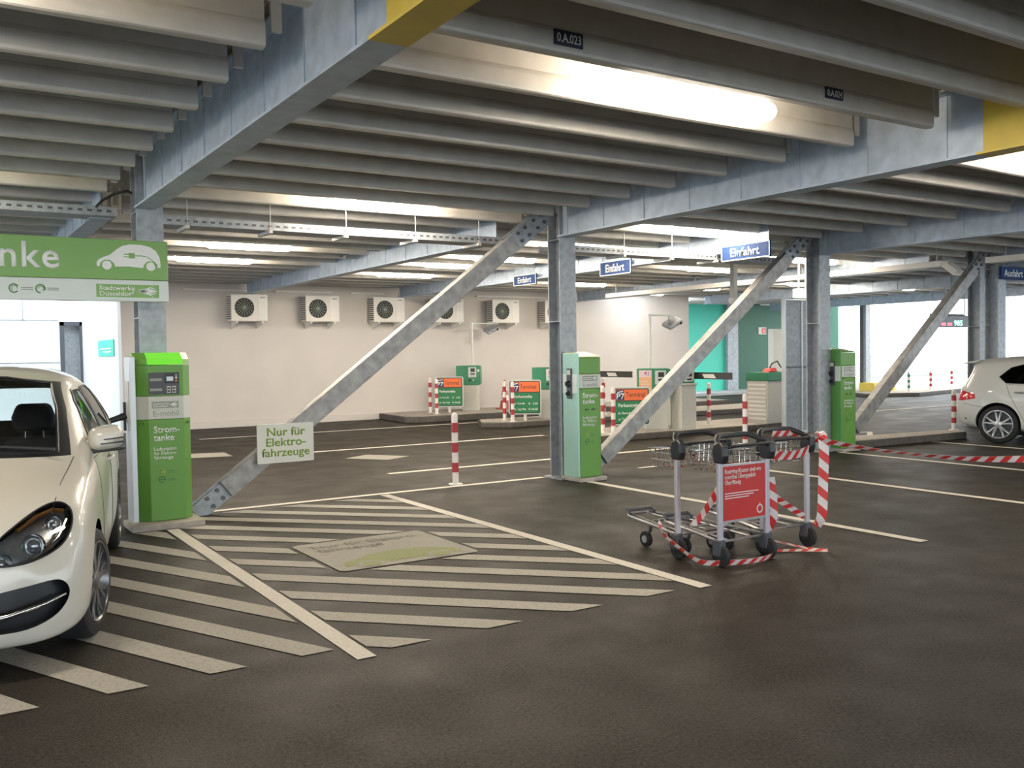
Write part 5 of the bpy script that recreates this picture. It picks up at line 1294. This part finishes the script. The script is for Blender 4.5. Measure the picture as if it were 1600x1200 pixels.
hatch = [
 ST(.03, [(0, .22), (.40, .22), (.56, .28), (.62, .42), (.62, .54), (.60, .61), (.50, .66), (.36, .685), (.18, .70), (0, .705)], [.0, .02, .05, .06, .09, .11, .09, .06, .03, .02]),
 ST(.16, [(0, .20), (.62, .20), (.775, .27), (.81, .42), (.80, .56), (.775, .66), (.66, .72), (.48, .75), (.25, .765), (0, .77)], [.0, .06, .10, .12, .17, .20, .15, .10, .06, .05]),
 ST(.50, [(0, .18), (.74, .18), (.865, .265), (.885, .45), (.88, .63), (.83, .775), (.70, .825), (.5, .85), (.26, .865), (0, .87)]),
 ST(.90, [(0, .18), (.76, .18), (.875, .27), (.893, .47), (.89, .69), (.84, .85), (.73, .895), (.5, .92), (.26, .935), (0, .94)]),
 ST(1.26, [(0, .18), (.76, .18), (.878, .27), (.893, .5), (.89, .75), (.85, .90), (.77, .95), (.54, .985), (.28, 1.0), (0, 1.005)], [0, 0, 0, 0, 0, .02, -.02, -.06, -.09, -.10]),
 ST(1.72, [(0, .18), (.76, .18), (.878, .27), (.892, .5), (.89, .79), (.85, .925), (.775, 1.09), (.64, 1.22), (.34, 1.255), (0, 1.265)], [0, 0, 0, 0, 0, 0, -.02, -.05, -.10, -.12]),
 ST(2.18, [(0, .18), (.76, .18), (.878, .27), (.892, .5), (.888, .805), (.85, .935), (.765, 1.18), (.62, 1.39), (.34, 1.45), (0, 1.46)], [0, 0, 0, 0, 0, 0, 0, -.02, -.06, -.08]),
 ST(2.7, [(0, .18), (.76, .18), (.878, .27), (.892, .5), (.887, .815), (.848, .945), (.755, 1.19), (.61, 1.405), (.34, 1.46), (0, 1.472)]),
 ST(3.2, [(0, .18), (.76, .18), (.878, .27), (.892, .5), (.886, .825), (.845, .955), (.745, 1.19), (.595, 1.39), (.33, 1.445), (0, 1.457)]),
 ST(3.62, [(0, .19), (.76, .19), (.88, .28), (.896, .5), (.89, .83), (.842, .965), (.725, 1.18), (.57, 1.36), (.32, 1.415), (0, 1.425)]),
 ST(3.98, [(0, .21), (.72, .21), (.858, .30), (.878, .52), (.865, .82), (.80, .965), (.675, 1.15), (.53, 1.325), (.30, 1.38), (0, 1.39)], [0, 0, 0, 0, 0, -.02, -.05, -.02, .02, .03]),
 ST(4.16, [(0, .25), (.66, .25), (.80, .34), (.82, .54), (.79, .80), (.735, .945), (.62, 1.11), (.48, 1.28), (.27, 1.345), (0, 1.36)], [-.02, -.03, -.02, .02, 0, -.05, -.13, -.16, -.09, -.08]),
 ST(4.24, [(0, .29), (.50, .29), (.62, .37), (.66, .55), (.62, .78), (.57, .91), (.49, 1.06), (.39, 1.20), (.22, 1.26), (0, 1.27)], [-.03, -.02, 0, .02, -.02, -.07, -.16, -.22, -.22, -.22]),
]
HB = dict(name='hatchback', net=hatch, paint='car_white2', glass='car_glass_dark', axles=(.88, 3.517), arch=.350, r=.318, ywheel=.875, L=4.255, cowl=1.08, bpost=2.55, drv=1, seat_x=2.25,
    side_windows=[[(1.62, .95), (2.50, .975), (2.50, 1.29), (2.22, 1.30), (2.05, 1.24), (1.85, 1.12)], [(2.57, .978), (3.40, 1.0), (3.52, 1.10), (3.36, 1.25), (3.18, 1.30), (2.57, 1.30)]],
    windscreen=[(-.74, .985), (-.40, 1.01), (0, 1.02), (.40, 1.01), (.74, .985), (.65, 1.22), (.58, 1.34), (.3, 1.39), (0, 1.40), (-.3, 1.39), (-.58, 1.34), (-.65, 1.22)],
    rear_window=[(-.58, .98), (.58, .98), (.45, 1.20), (.28, 1.25), (-.28, 1.25), (-.45, 1.20)],
    doors=[[(1.38, .36), (2.52, .30), (2.52, .95), (1.46, .93), (1.36, .75)], [(2.55, .30), (3.10, .34), (3.20, .55), (3.32, .78), (3.40, .98), (2.55, .95)]], handles=[(2.34, .82), (3.18, .845)],
    headlamp=[(.42, .50), (.60, .50), (.78, .56), (.90, .66), (.88, .72), (.70, .69), (.50, .61)], intake=None, grille=[(-.5, .56), (.5, .56), (.5, .64), (-.5, .64)],
    tail=[(1.18, .74), (1.30, .70), (1.46, .69), (1.62, .72), (1.66, .84), (1.52, .87), (1.36, .865), (1.20, .82)], spokes=(5, True, 'alloy'), mirror=(1.66, .99), handle_m='chrome', trim_m='black',
    seams=[([(0, .0, .0), (0, .01, .0)], (1, 0, 0))])
HB['seams'] = [([(3.74, 0, .60), (3.90, 0, .62), (4.06, 0, .66)], (0, -1, 0))]
golf, BG = car(HB, (16.59, 5.27, 0), math.radians(103), 'white hatchback parked by the kerb, rear wheel in view')
tl = BG.part(7, 'tail_lamp', 'tail_red', golf)
hl2 = BG.part(4, 'headlamp', 'lamp_glass', golf); BG.part(4, 'reflector', 'black', hl2, inset=.03)
BG.part(6, 'grille', 'black', golf)
b = MB(); b.prism([(3.96, 1.375), (4.18, 1.325), (4.20, 1.31), (3.95, 1.34)], 'xz', -.50, .50); b.build('roof_spoiler', 'car_white2', golf, bevel=.01)
for sd in (1, -1):
    h, n = BG.ray((4.02, 3, .40), (0, -1, 0))
    b = MB(); b.cyl((4.02, sd*(h.y-.01), .40), (4.02, sd*(h.y+.003), .40), .016, n=12); b.build('parking_sensor', 'black', golf, True)
b = MB(); b.box(4.19, 4.22, -.26, .26, .62, .73); b.build('number_plate', 'trim_white', golf)
